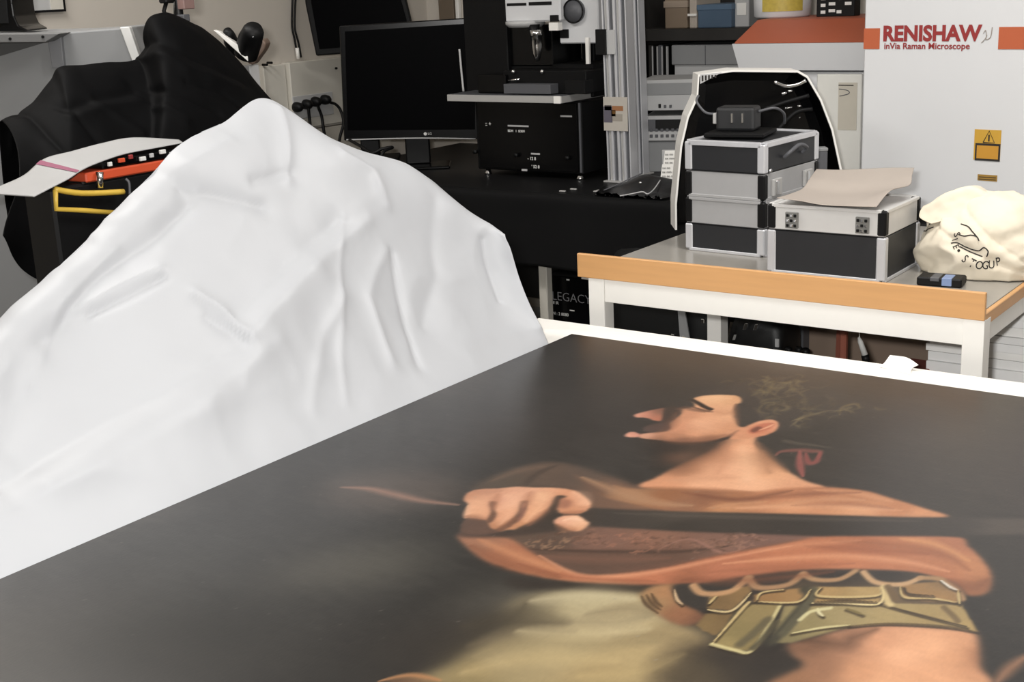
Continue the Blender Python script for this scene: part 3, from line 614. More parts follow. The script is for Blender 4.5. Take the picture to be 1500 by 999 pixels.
for k, (p, lab) in enumerate((((-2.3074, 4.13812, 0.96168), 'upper white printed note propped against the keypad unit'), ((-2.30094, 4.10561, 0.91773), 'lower white printed note with rows of text by the keypad unit'))):
    g = thing('printed_note', lab, 'note', tuple(p), cu.rotation_euler.z, 'notes by the keypad unit')
    obj('slip', prism([(-.032, 0, -.028), (.032, 0.0, -.028), (.036, .012, .026), (-.026, .012, .026)], (0, .0015, 0)), M_PAPER, g)
    for r in range(3): text('print', ('oo ee oo', 'xx mm nn', 'uu oo')[r], .012, M_INK, g, (-.025, -.001 + .004 * r, -.018 + .014 * r), ((1, 0, 0), (0, .2, .98), (0, -.98, .2)))
hold = thing('note_holder', 'small grey holder carrying the printed notes on the bench', 'holder', (-2.31768, 4.15538, 0.8845), cu.rotation_euler.z)
zc = 0.95896 - ZB
obj('back', box(-.035, .05, .0, .012, .004, zc + .03, .002), M_LGREY, hold); obj('foot', box(-.04, .055, -.03, .02, 0, .004, .001), M_LGREY, hold)
pr_ = [[(-2.35496, 3.68236, 0.8855), (-2.26061, 3.68872, 0.8855), (-2.14712, 3.67164, 0.886), (-2.10326, 3.7734, 0.886), (-2.07856, 3.81156, 0.886)],
       [(-2.37883, 3.73758, 0.89171), (-2.31739, 3.78288, 0.90213), (-2.23231, 3.79591, 0.89332), (-2.1991, 3.82039, 0.90063), (-2.10718, 3.85089, 0.92612)],
       [(-2.40659, 3.81651, 0.88746), (-2.34572, 3.86138, 0.91228), (-2.28879, 3.90336, 0.93724), (-2.24121, 3.91359, 0.9334), (-2.18533, 3.91752, 0.92626)],
       [(-2.42922, 3.87437, 0.87264), (-2.37672, 3.9255, 0.88693), (-2.31906, 3.96801, 0.89801), (-2.27079, 3.97875, 0.89892), (-2.20629, 3.96419, 0.89968)]]
A = loft(pr_, 50, 30); A[:, :, 2] = np.maximum(A[:, :, 2], .8955); A[:, :, 1] = np.maximum(A[:, :, 1], 3.725)
pouch = tag(sheet('black_pouch', A, mat('pouch_leather', '0b0b0c', .3, var=.1, bump=.2, bscale=120), None, .006), 'glossy black leather pouch lying on the bench before the posts', 'pouch')
obj('fold_highlight', tube(spline([(-2.2599, 3.70103, 0.89723), (-2.23412, 3.73246, 0.90067), (-2.20494, 3.75397, 0.90583), (-2.18038, 3.74723, 0.90143), (-2.18901, 3.80299, 0.90839), (-2.2021, 3.86788, 0.92797)], 6), .0022, 6), M_LGREY, pouch, True)  # pale tubes along the folds stand in for highlights on the leather
obj('fold_highlight', tube(spline([(-2.37767, 3.78813, 0.89571), (-2.34327, 3.82592, 0.91294), (-2.31114, 3.84961, 0.9298), (-2.2823, 3.88329, 0.94506)], 6), .002, 6), M_DGREY, pouch, True)
b = bmesh.new(); bmesh.ops.create_uvsphere(b, u_segments=10, v_segments=6, radius=.006); bmesh.ops.translate(b, verts=b.verts, vec=(-2.2559, 3.82822, 0.92178)); obj('highlight_bead', b, M_CHROME, pouch, True)  # chrome bead stands in for the brightest highlight on the leather
for p, q_, lab in (((-2.41092, 3.80576, 0.8865), .07, 'flat silver strip lying on the bench left of the pouch'),):
    tag(obj('metal_strip', box(p[0] - .02, p[0] + q_, p[1] - .0, p[1] + .03, .8848, .889, .001), M_STEEL), lab, 'metal strip')
for k, (a, lab) in enumerate((((-2.53386, 3.77077, 0.885), 'small silver screw on the bench edge, farthest from the pouch'), ((-2.5223, 3.8222, 0.885), 'small silver nut on the bench between screw and pouch'))):
    tag(obj('small_fitting', box(a[0] - .012, a[0] + .012, a[1] - .006, a[1] + .006, .8848, .890, .002), M_STEEL), lab, 'fitting')
# ------------------------------------------------------------------ LEGACY box on its rack below the bench
lx0, lx1 = -2.66179, -2.66179 + .34
lz0, lz1 = 0.35571 - .03, 0.57243
lb_ = thing('computer', 'black computer box with pale capital lettering under the bench', 'computer', (lx0, 3.86, lz0))
obj('case', box(0, lx1 - lx0, 0, .35, 0, lz1 - lz0, .004), M_SATIN, lb_)
fpz = (0.46626 - lz0)
pc = obj('front_panel', box(.008, lx1 - lx0 - .008, -.004, .001, .01, lz1 - lz0 - .012, .002), M_GLOSS, lb_)
text('lettering', 'LEGACY', .046, mat('grey_print', '8d8d90', .6), pc, (.008, -.0045, fpz + .004), FRONT, off=-.0006)
text('lettering', 'II IR', .016, M_PRINT, pc, (.012, -.0045, fpz - .012), FRONT)
text('lettering', 'N : 2 8080', .016, M_PRINT, pc, (.010, -.0045, fpz - .052), FRONT)
obj('mark', box(.085, .105, -.0048, -.004, fpz - .030, fpz - .026), M_PRINT, pc)
obj('mark', box(.075, .088, -.0048, -.004, fpz + .082, fpz + .087), M_PRINT, pc)
rk = thing('computer_stand', 'low black stand under the lettered black computer', 'stand', (lx0, 3.86, 0))
obj('top', box(-.02, lx1 - lx0 + .02, -.02, .36, lz0 - .03, lz0 - .001, .003), M_BLACK, rk)
for x in (0, lx1 - lx0):
    for y in (.0, .33): obj('leg', box(x - .015, x + .015, y, y + .03, 0, lz0 - .03), M_BLACK, rk)
a = (-2.64725, 3.8, 0.53041)
ps = thing('cream_post', 'cream square post standing beside the lettered black computer', 'post', (a[0], 3.81, 0))
obj('shaft', box(-.018, .018, -.018, .018, .01, .62, .003), M_CREAM, ps)
obj('foot', box(-.05, .035, -.05, .05, 0, .01, .002), M_CREAM, ps)
# ------------------------------------------------------------------ white instrument with the orange stripe
ra = math.radians(-7)
rs = thing('raman_instrument', 'tall white instrument with orange stripe, red lettering and yellow warning label', 'instrument', (-1.457, 3.75, .8805), ra)
Lr = local(rs)
RX = 1.15
obj('cabinet', box(0, RX, 0, .62, .03, 1.25, .004), M_PANEL, rs)
obj('plinth', box(.02, RX - .02, .03, .6, 0, .03), M_BLACK, rs)
zs0, zs1 = Lr((-1.24041, 3.72341, 1.36297))[2], Lr((-1.24291, 3.72371, 1.4212))[2]
xs = [Lr(p)[0] for p in ((-1.40764, 3.74394, 1.40466), (-1.06323, 3.70165, 1.39369))]
obj('orange_stripe', box(.0, xs[0], -.0015, .002, zs0, zs1), M_ORANGE, rs)
obj('orange_stripe', box(xs[1], RX, -.0015, .002, zs0, zs1), M_ORANGE, rs)
tp = Lr((-1.39864, 3.74283, 1.38656)); te = Lr((-1.11132, 3.70756, 1.38126))
big = text('lettering', 'RENISHAW', .058, M_RED, rs, (tp[0], -.0012, tp[2]), FRONT, off=.0022)
xsn = [v.co.x for v in big.data.vertices]; k = (te[0] - tp[0]) / (max(xsn) - min(xsn))
for v in big.data.vertices: v.co.x = tp[0] + (v.co.x - tp[0]) * k
tp2 = Lr((-1.39369, 3.74223, 1.3637)); te2 = Lr((-1.14261, 3.7114, 1.35947))
sm = text('lettering', 'inVia Raman Microscope', .024, M_RED, rs, (tp2[0], -.0012, tp2[2]), FRONT, off=.0004)
xsn = [v.co.x for v in sm.data.vertices]; k = (te2[0] - tp2[0]) / (max(xsn) - min(xsn))
for v in sm.data.vertices: v.co.x = tp2[0] + (v.co.x - tp2[0]) * k
sw = Lr((-1.1115, 3.70758, 1.38487))
M_SW = mat('grey_print_light', '9b938c', .6)
obj('logo_mark', tube(spline([(sw[0] + .002, -.001, sw[2] - .005), (sw[0] + .014, -.001, sw[2] + .010), (sw[0] + .012, -.001, sw[2] + .028), (sw[0] + .006, -.001, sw[2] + .02)], 5), .0012, 5), M_SW, rs)
obj('logo_mark', tube(spline([(sw[0] + .030, -.001, sw[2] + .036), (sw[0] + .026, -.001, sw[2] + .010), (sw[0] + .014, -.001, sw[2] + .004), (sw[0] + .016, -.001, sw[2] + .016)], 5), .0014, 5), M_SW, rs)
wl, wr = Lr((-1.11632, 3.70817, 1.06289)), Lr((-1.04208, 3.69905, 1.14333))
wx0, wx1, wz0, wz1 = wl[0], wr[0], wl[2] + .001, wr[2] + .004
lab = obj('warning_label', box(wx0, wx1, -.0012, .001, wz0, wz1), M_YELLOW, rs)
wm = (wx0 + wx1) / 2 + .004; wh = wz1 - wz0
obj('frame', box(wx0 + .004, wx1, -.0018, -.0012, wz0 - .002, wz0 + wh * .55), M_INK, lab)
obj('field', box(wx0 + .009, wx1 - .005, -.0024, -.0018, wz0 + .004, wz0 + wh * .55 - .006), mat('label_amber', 'c08c33', .5), lab)
tri = [(wm - .016, -.0014, wz0 + wh * .58), (wm, -.0014, wz1 - .003), (wm + .016, -.0014, wz0 + wh * .58)]
obj('triangle', tube(tri + [tri[0]], .0014, 4), M_INK, lab)
obj('symbol', box(wm - .002, wm + .002, -.0018, -.0012, wz0 + wh * .62, wz0 + wh * .84), M_INK, lab)
s0, s1 = Lr((-1.10183, 3.70639, 1.00681)), Lr((-1.04692, 3.69965, 1.02374))
sl = obj('small_label', box(s0[0], s1[0], -.0012, .001, s0[2], s1[2]), mat('label_brown', '9a7836', .5), rs)
for r in range(2): obj('print_line', box(s0[0] + .003, s1[0] - .003, -.0016, -.0012, s0[2] + .003 + .006 * r, s0[2] + .005 + .006 * r), M_INK, sl)

# ------------------------------------------------------------------ white machine with the orange lid beside it
om = thing('orange_lid_machine', 'white machine with sloping orange lid between shelf and striped instrument', 'machine', (-1.96, 3.98, .885))
OY = 3.98
Lo = lambda p: (p[0] + 1.96, p[1] - 3.98, p[2] - .885)
za, zb_, zc_ = Lo((-1.78143, 3.98, 1.28381))[2], Lo((-1.7646, 3.94, 1.3689))[2], Lo((-1.76053, 4.14, 1.43618))[2]
xa, xb_, xc = Lo((-1.96512, 3.98, 1.28992))[0], Lo((-1.98181, 3.94, 1.37514))[0], Lo((-1.98195, 4.14, 1.43608))[0]
xr = Lo((-1.53617, 3.94, 1.37496))[0]
def hull(b0, b1):
    bm = bmesh.new(); a = [bm.verts.new(p) for p in b0]; b = [bm.verts.new(p) for p in b1]; n_ = len(a)
    bm.faces.new(a[::-1]); bm.faces.new(b)
    for i in range(n_): bm.faces.new((a[i], a[(i + 1) % n_], b[(i + 1) % n_], b[i]))
    return bm
b = hull([(xa, 0, za), (xr, 0, za), (xr, .5, za), (xa, .5, za)], [(xb_, -.02, zb_), (xr, -.02, zb_), (xr, .55, zb_), (xb_, .55, zb_)])
obj('white_band', b, M_PANEL, om)
b = hull([(xb_, -.02, zb_ + .0005), (xr, -.02, zb_ + .0005), (xr, .55, zb_ + .0005), (xb_, .55, zb_ + .0005)], [(xc, .16, zc_), (xr, .16, zc_), (xr, .5, zc_), (xc, .5, zc_)])
bmesh.ops.bevel(b, geom=[e for e in b.edges], offset=.008, segments=3, affect='EDGES', profile=.5)
obj('orange_lid', b, mat('lid_orange', 'a8563a', .5, var=.03), om)
obj('body', box(xa + .02, xr, .02, .5, 0, za - .006, .003), M_PANEL, om)
dx0, dx1 = Lo((-1.69873, 4, 1.07443))[0], Lo((-1.55379, 4, 1.07893))[0]
dr = obj('door', box(dx0, dx1 + .002, .006, .02, .06, za - .012, .002), mat('door_white', 'd9d8d2', .5), om)
nt_ = [Lo(p) for p in ((-1.62669, 3.985, 1.09986), (-1.56563, 3.985, 1.24656))]
note = obj('taped_note', box(nt_[0][0], nt_[1][0], .0045, .006, nt_[0][2], nt_[1][2]), mat('note_paper', 'bdb7aa', .6), dr)
obj('note_line', box(nt_[0][0], nt_[1][0] - .012, .004, .0046, nt_[1][2] - .010, nt_[1][2] - .007), M_INK, note)
obj('scribble', tube(spline([(nt_[0][0] + .002, .0042, nt_[1][2] - .02), (nt_[0][0] + .03, .0042, nt_[1][2] - .024), (nt_[0][0] + .034, .0042, nt_[1][2] - .034), (nt_[0][0] + .004, .0042, nt_[1][2] - .042)], 6), .0014, 5), M_DGREY, note)
# tub and packet on the lid
tz = .885 + zc_
tb_ = thing('plastic_tub', 'white plastic tub with yellow label on the orange lid', 'tub', (-1.9712, 4.32) + (tz,))
Lt = local(tb_)
r_ = abs(Lt((-1.8741, 4.32, 1.44552))[0])
obj('tub', lathe([(r_ * .9, 0), (r_ * .98, .006), (r_ * 1.0, .05), (r_ * 1.02, .22), (r_ * .9, .24), (0, .24)], 40), M_PANEL, tb_, True)
a_ = [(-r_ * math.cos(th) * 1.006, -r_ * math.sin(th) * 1.006) for th in np.linspace(1.25, 2.75, 16)]
obj('label', prism([(x, y, .022) for x, y in a_] + [(x * 1.005, y * 1.005, .022) for x, y in a_[::-1]], (0, 0, .045)), mat('tub_label', 'b5a147', .5, var=.25, scale=90), tb_)
pk = thing('printed_packet', 'black and white printed packet beside the tub on the lid', 'packet', (-1.7616, 4.3) + (tz,), math.radians(4))
obj('packet', box(-.065, .065, -.03, .03, 0, .16, .002), M_BLACK, pk)
for k in range(9): 
    x = -.05 + .034 * (k % 4) * .8; z = .01 + .022 * (k // 3) + .004 * (k % 2)
    obj('print_patch', box(x, x + .016 + .006 * (k % 2), -.0312, -.030, z, z + .010), M_PRINT, pk)

# ------------------------------------------------------------------ shelf with boxes at the back wall
SH = thing('wall_shelf', 'dark shelf rack at the back wall carrying boxes and folders', 'shelf', (-2.45, 4.55, .8845))
Lh = local(SH)
z1_, z2_ = Lh((-2.48879, 4.56, 1.39238))[2], Lh((-2.49084, 4.56, 1.20313))[2]
xl_, xr_ = Lh((-2.71438, 4.56, 1.40101))[0], Lh((-2.12315, 4.56, 1.39167))[0]
M_SH = mat('shelf_dark', '2a2826', .6)
obj('board', box(xl_, xr_, .0, .34, z1_ - .045, z1_, .002), M_SH, SH)
obj('board', box(xl_, xr_, .0, .34, z2_ - .02, z2_, .002), mat('shelf_brown', '5d564e', .6), SH)
obj('back', box(xl_, xr_, .34, .36, 0, z1_ + .35), M_SH, SH)
for x in (xl_, xr_ - .02): obj('upright', box(x, x + .02, .01, .34, 0, z1_ + .35), M_SH, SH)
def shelf_box(name, lab, cat, p0, p1, Y, dep, m, base, group=None, rz=0):
    x0, x1 = p0[0], p1[0]
    g = thing(name, lab, cat, ((x0 + x1) / 2, Y, base), rz, group); w_ = abs(x1 - x0) / 2; h = p1[2] - base
    obj('body', box(-w_, w_, 0, dep, 0, h, .003), m, g); return g, w_, h
zA, zB_ = .8845 + z1_ + .0005, .8845 + z2_ + .0005
M_C1, M_C2, M_BL = mat('cardboard_beige', '9a8b7c', .7), mat('cardboard_brown', '80705f', .7), mat('box_blue', '4b5f74', .6)
g, w_, h = shelf_box('cardboard_box', 'brown cardboard box at the shelf end nearest the posts', 'box', (-2.57692, 4.58, 1.39778), (-2.48051, 4.58, 1.54723), 4.58, .2, M_C2, zA)
obj('lid', box(-w_ - .004, w_ + .004, -.004, .204, h * .50, h * .66, .002), M_C1, g)
g, w_, h = shelf_box('cardboard_box', 'pale narrow box between brown and blue boxes on the shelf', 'box', (-2.46533, 4.56, 1.39707), (-2.43524, 4.56, 1.52154), 4.57, .2, mat('box_pale', 'b0a69b', .7), zA)
obj('flap', box(-w_ - .003, w_ + .003, -.010, 0, h * .35, h * .42, .001), M_WHITE, g)
g, w_, h = shelf_box('storage_box', 'blue storage box in the middle of the shelf', 'box', (-2.42998, 4.57, 1.39599), (-2.29026, 4.57, 1.47765), 4.57, .2, M_BL, zA)
obj('lid', box(-w_ - .003, w_ + .003, -.003, .203, h - .02, h + .001, .002), mat('box_blue_lid', '566c82', .6), g)
g, w_, h = shelf_box('storage_box', 'light grey box at the shelf end nearest the orange lid', 'box', (-2.29121, 4.6, 1.4121), (-2.23305, 4.6, 1.53851), 4.6, .2, M_LGREY, zA)
obj('label', box(-w_ + .01, w_ - .01, -.0015, .001, h * .3, h * .6), M_WHITE, g)
for k, (xa_, hgt, mm_, lb2) in enumerate(((950, 62, M_SH, 'dark brown folder standing at the posts end of the lower shelf'), (957, 60, M_BLACK, 'black folder next to the dark brown folder on the lower shelf'), (964, 62, M_DGREY, 'grey folder standing mid-row on the lower shelf'), (971, 62, M_BLACK, 'black folder leaning last in the row by the grey carton'))):
    p0, p1 = [(-2.64732, 4.57, 1.20658), (-2.62586, 4.57, 1.20671), (-2.6045, 4.57, 1.20683), (-2.58324, 4.57, 1.20694)][k], [(-2.62667, 4.57, 1.33193), (-2.60545, 4.57, 1.33175), (-2.58433, 4.57, 1.33158), (-2.5633, 4.57, 1.3314)][k]
    g, w_, h = shelf_box('folder', lb2, 'folder', p0, p1, 4.57, .22, mm_, zB_, 'folders on the lower shelf')
    obj('spine_edge', box(w_ - .003, w_ + .0005, -.002, .01, .005, h - .005), M_LGREY, g)
g, w_, h = shelf_box('carton', 'wide grey carton on the lower shelf behind the hard shell lid', 'carton', (-2.53776, 4.57, 1.22798), (-2.25938, 4.57, 1.32887), 4.58, .2, M_LGREY, zB_)
obj('lid', box(-w_ - .006, w_ + .004, -.012, .205, h * .42, h + .002, .003), M_GREY, g)
obj('seam', box(0, .003, -.013, -.011, h * .42, h), M_DGREY, g)

# ------------------------------------------------------------------ aluminium flight cases
def make_case(lab, loc, rz, w_, d_, hb, hl, flip, group, tone='d6d5d3'):
    g = thing('flight_case', lab, 'flight case', loc, rz, group)
    H_ = hb + hl; fz = (lambda z: H_ - z) if flip else (lambda z: z)
    def bx_(nm, x0, x1, y0, y1, a, b_, m, par=g, bev=.0015):
        z0_, z1__ = sorted((fz(a), fz(b_))); return obj(nm, box(x0, x1, y0, y1, z0_, z1__, bev), m, par)
    e = .003
    M_CB = mat('case_black', '222326', .5, var=.08, scale=90, bump=.06, bscale=600)
    M_CS = mat('case_silver_' + tone, tone, .42, .15, var=.04, scale=50)
    body = bx_('body', -w_ / 2 + e, w_ / 2 - e, e, d_ - e, .004, hb - .002, M_CB)
    lid = bx_('lid', -w_ / 2 + e, w_ / 2 - e, e, d_ - e, hb, H_ - .004, M_CS)
    for sx in (-1, 1):
        for y in (0, d_):
            x = sx * w_ / 2; xa_, xb2 = sorted((x, x - sx * .022)); ya_, yb2 = (0, .022) if y == 0 else (d_ - .022, d_)
            bx_('corner_rail', xa_, xb2, ya_, yb2, .004, hb - .002, M_ALU, body, .003)
            bx_('corner_cap', xa_, xb2, ya_, yb2, hb + .001, H_ - .002, M_BLACK, lid, .004)
    for z in (0, H_ - .008):
        m_ = M_ALU if z == 0 else M_CS
        par = body if z == 0 else lid
        rw, rh = (.018, .013) if z == 0 and flip else (.010, .008)
        for y in (0, d_ - rw): bx_('edge_rail', -w_ / 2 + .012, w_ / 2 - .012, y, y + rw, z, z + rh, m_, par, .001)
        for x in (-w_ / 2, w_ / 2 - rw): bx_('edge_rail', x, x + rw, .012, d_ - .012, z, z + rh, m_, par, .001)
    bx_('seam', -w_ / 2 + .004, w_ / 2 - .004, .0015, d_ - .0015, hb - .002, hb, M_BLACK)
    return g, body, lid, H_
ZT = .8845
g, body, lid, Hf = make_case('wide aluminium flight case with two latches under the brown paper', (-1.2125, 2.905, ZT), 0, .295, .235, .108, .062, False, 'flight cases')
for x in (-.083, .092):
    lt = obj('latch', box(x - .016, x + .016, -.004, .003, .114, .152, .001), mat('latch_steel', '8f8f8c', .4, .6), lid)
    for i in range(3):
        for j in range(3): obj('stud', box(x - .013 + .0095 * i, x - .006 + .0095 * i, -.0062, -.004, .117 + .012 * j, .124 + .012 * j, .001), M_BLACK if (i + j) % 2 == 0 else M_CHROME, lt)
sa = math.radians(-3.5)
g2, b2, l2_, Hl = make_case('lower flight case of the two-case stack, silver lid up', (-1.556, 3.062, ZT), sa, .236, .30, .074, .070, False, 'flight cases', 'a9a9aa')
g3, b3, l3, Hu = make_case('upper flight case of the two-case stack, turned upside down', (-1.556, 3.062, ZT + Hl + .0005), sa, .236, .30, .080, .068, True, 'flight cases', 'a9a9aa')
for par, z in ((l3, .008), (l2_, Hl - .052)):
    for y in (.04, .21):
        lt = obj('latch', box(.115, .124, y, y + .045, z, z + .044, .002), M_STEEL, par); obj('hasp', box(.124, .128, y + .008, y + .022, z + .004, z + .040, .001), M_CHROME, lt)
obj('handle', tube(spline([(.119, .10, .10), (.135, .105, .115), (.138, .15, .128), (.135, .195, .115), (.119, .20, .10)], 6), .005, 8), M_DGREY, b3, True)
for y in (.03,): obj('stud', cyl((.116, y, .075), (.121, y, .075), .006, 10), M_CHROME, b3, True)
# power adapter on the stack
zS = ZT + Hl + Hu + .001
pa = thing('power_adapter', 'black power adapter with two bright pins on top of the case stack', 'power adapter', (-1.575, 3.17, zS), sa + .25)
obj('tray', box(-.075, .085, -.045, .10, 0, .012, .003), M_SATIN, pa)
obj('brick', box(-.055, .05, .0, .07, .012, .075, .008, 2), mat('adapter_grey', '1d1e20', .5), pa)
for x in (-.012, .016): obj('pin', box(x, x + .005, -.008, .001, .035, .060, .001), M_CHROME, pa)
obj('clip', box(-.066, -.055, .01, .04, .030, .058, .002), M_STEEL, pa)
obj('cable', tube(spline([(-.055, .03, .055), (-.09, .03, .058), (-.118, .04, .085), (-.12, .06, .10)], 8), .0035, 8), M_DGREY, pa, True)
obj('cable', tube(spline([(.05, .04, .06), (.09, .05, .068), (.105, .09, .05), (.10, .12, .02)], 8), .0035, 8), M_DGREY, pa, True)
# brown paper sheet bent over the wide case
kr = [[(-1.3303, 2.895, 1.07046), (-1.27451, 2.895, 1.06721), (-1.21469, 2.895, 1.06111), (-1.14802, 2.895, 1.06201), (-1.08465, 2.895, 1.06437)],
      [(-1.33352, 2.98, 1.06707), (-1.28565, 2.98, 1.06479), (-1.22476, 2.98, 1.0617), (-1.1536, 2.98, 1.06587), (-1.08695, 2.99, 1.08748)],
      [(-1.33672, 3.06, 1.06829), (-1.29351, 3.06, 1.06553), (-1.22293, 3.06, 1.06271), (-1.14597, 3.06, 1.07364), (-1.07168, 3.07, 1.08926)],
      [(-1.34494, 3.12, 1.0831), (-1.2977, 3.12, 1.08373), (-1.23001, 3.12, 1.08373), (-1.1573, 3.12, 1.09243), (-1.0833, 3.12, 1.10436)],
      [(-1.3569, 3.19, 1.09704), (-1.30352, 3.19, 1.09773), (-1.24048, 3.19, 1.10234), (-1.17017, 3.19, 1.10893), (-1.10319, 3.19, 1.11194)]]
A = loft(kr, 50, 50)
zc2 = ZT + Hf + .0025
A[:, :, 2] = np.where((A[:, :, 1] < 3.145) & (A[:, :, 0] < -1.06), np.maximum(A[:, :, 2], zc2), A[:, :, 2])
tag(sheet('brown_paper', A, M_KRAFT, None, .0015, 0), 'bent sheet of brown packing paper on the wide flight case', 'packing paper')

# ------------------------------------------------------------------ open hard shell lid behind the stack
hs = thing('hard_shell_lid', 'open black lined hard shell with white rim behind the case stack', 'case lid', (-1.64815, 3.4563, 0.8845), TURN)
Lk = local(hs)
out = [(Lk(p)[0], Lk(p)[2]) for p in [(-1.81814, 3.28128, 0.96211), (-1.8043, 3.29148, 1.12621), (-1.78826, 3.30331, 1.20727), (-1.76641, 3.31942, 1.26268), (-1.76304, 3.3219, 1.32239), (-1.68517, 3.37931, 1.33112), (-1.53704, 3.48853, 1.32105), (-1.51545, 3.50444, 1.30494), (-1.4839, 3.5277, 1.23942), (-1.45636, 3.54801, 1.15448), (-1.43414, 3.56439, 1.03787), (-1.42294, 3.57265, 0.93963)]]
out = [(out[0][0], 0.001)] + out + [(out[-1][0] + .004, 0.001)]
cx_ = sum(p[0] for p in out) / len(out)
inn = [(cx_ + (x - cx_) * .978, (z * .990 - .001) if z > .01 else z) for x, z in out]
bm = bmesh.new()
vo0 = [bm.verts.new((x, -.02, z)) for x, z in out]; vi0 = [bm.verts.new((x, -.02, z)) for x, z in inn]
vo1 = [bm.verts.new((x, .08, z)) for x, z in out]; vi1 = [bm.verts.new((x, .065, z)) for x, z in inn]
for i in range(len(out) - 1):
    bm.faces.new((vo0[i], vo0[i + 1], vi0[i + 1], vi0[i])); bm.faces.new((vo0[i], vo1[i], vo1[i + 1], vo0[i + 1])); bm.faces.new((vi0[i], vi0[i + 1], vi1[i + 1], vi1[i]))
bm.faces.new(vo1)
obj('shell', bm, M_WHITE, hs)
b = bmesh.new()
sc_ = lambda s, y: [(cx_ + (x - cx_) * s, y, (z * (s * .35 + .65) - .004 if z > .01 else .002)) for x, z in out]
lay = [sc_(.976, -.018), sc_(.965, .02), sc_(.92, .05), sc_(.80, .063)]
vv = [[b.verts.new(p) for p in l] for l in lay]
for A_, B_ in zip(vv, vv[1:]):
    for i in range(len(out) - 1): b.faces.new((A_[i], A_[i + 1], B_[i + 1], B_[i]))
b.faces.new(vv[-1])
obj('lining', b, M_GLOSS, hs, False)
gr = [Lk(p) for p in ((-1.75233, 3.31737, 1.29674), (-1.70348, 3.35339, 1.32568))]
gv = obj('grille', prism([(gr[0][0], -.0215, gr[0][2]), (gr[1][0] - .035, -.0215, gr[0][2] + .012), (gr[1][0], -.0215, gr[1][2]), (gr[0][0], -.0215, gr[1][2] - .003)], (0, .003, 0)), M_LGREY, hs)
for k in range(5): obj('grille_slot', box(gr[0][0] + .004 + .009 * k, gr[0][0] + .009 + .009 * k, -.0225, -.0212, gr[1][2] - .022 + .002 * k, gr[1][2] - .006, 0), M_INK, gv)
for pts, r_ in (([(-1.60345, 3.46441, 1.29275), (-1.57873, 3.48263, 1.28009), (-1.55104, 3.50305, 1.28232), (-1.53269, 3.51658, 1.29259)], .006), ([(-1.58625, 3.47709, 1.25787), (-1.57548, 3.48503, 1.26105)], .005), ([(-1.57243, 3.48728, 1.26466), (-1.5632, 3.49409, 1.26603)], .004), ([(-1.57818, 3.48304, 1.21763), (-1.56275, 3.49442, 1.22057)], .003), ([(-1.55039, 3.50353, 1.22178), (-1.54268, 3.50922, 1.22324)], .0035), ([(-1.51507, 3.52957, 1.12227), (-1.50266, 3.53872, 1.12543)], .0045), ([(-1.54696, 3.50606, 1.19114), (-1.54386, 3.50834, 1.19096)], .003)):
    q_ = [Lk(p) for p in pts]; obj('buckle', tube(spline(q_, 4) if len(q_) > 2 else q_, r_, 8), M_CHROME, hs, True)  # pale highlights and chrome bits inside the shell, modelled as small bars
obj('strap', tube(spline([Lk(p) for p in [(-1.62024, 3.43961, 1.21934), (-1.57411, 3.47362, 1.23569), (-1.5204, 3.51322, 1.25159)]], 5), .006, 8), M_SATIN, hs, True)
obj('strap', tube(spline([Lk(p) for p in [(-1.58894, 3.46268, 1.16049), (-1.5507, 3.49088, 1.20597), (-1.5122, 3.51926, 1.21331)]], 5), .006, 8), M_SATIN, hs, True)
p0, p1 = Lk((-1.49277, 3.47147, 1.04809)), Lk((-1.45983, 3.49575, 1.11112))
gb = thing('grey_tin', 'small grey box standing inside the open hard shell', 'box', tuple(Vector((-1.48382, 3.50291, 1.04413)).xy) + (.8845,), TURN)
hz = 1.10942 - .8845
obj('body', box(-.022, .022, -.012, .02, 0, hz - .01, .002), M_DGREY, gb); obj('lid', box(-.023, .023, -.013, .021, hz - .01, hz, .002), M_GREY, gb)

# ------------------------------------------------------------------ crumpled canvas bag
BG = thing('tote_bag', 'crumpled cream canvas tote bag with black print on the table', 'tote bag', (-.880, 3.14, ZT))
bm = bmesh.new(); bmesh.ops.create_icosphere(bm, subdivisions=6, radius=1)
def gauss(v, c, s): return math.exp(-((v.x - c[0]) ** 2 + (v.y - c[1]) ** 2 + (v.z - c[2]) ** 2) / (s * s))
for v in bm.verts:
    n_ = v.co.normalized(); p = n_.copy()
    f = 1 + .16 * gauss(n_, (-.85, -.5, -.2), .6) + .10 * gauss(n_, (.3, -.3, .9), .6) - .10 * gauss(n_, (-.6, -.1, .8), .5)
    q_ = Vector((p.x * 1.7 + .4, p.y * 1.6, p.z * 2.0))
    f += .07 * (1 - abs(mnoise.fractal(q_ + Vector((3, 1, 2)), 1.0, 2.0, 2)) * 2) + .012 * mnoise.fractal(q_ * 4, 1, 2, 2)
    for k_, off_, dp_ in ((-.55, .10, .05), (-.9, .55, .05)):
        gl = n_.z - (off_ + k_ * n_.x); f -= dp_ * math.exp(-abs(gl) / .05) * (1 if n_.y < .2 else 0)
    v.co = Vector((p.x * f * .150 - .015, p.y * f * .128, p.z * f * .124 + .056))
    if v.co.z < .004: v.co.z = .002 + .002 * (v.co.z < -.02)
M_CANV = mat('cream_canvas', 'e6dcc8', .8, var=.05, scale=18, bump=.25, bscale=900)
bagm = obj('bag', bm, M_CANV, BG, True)
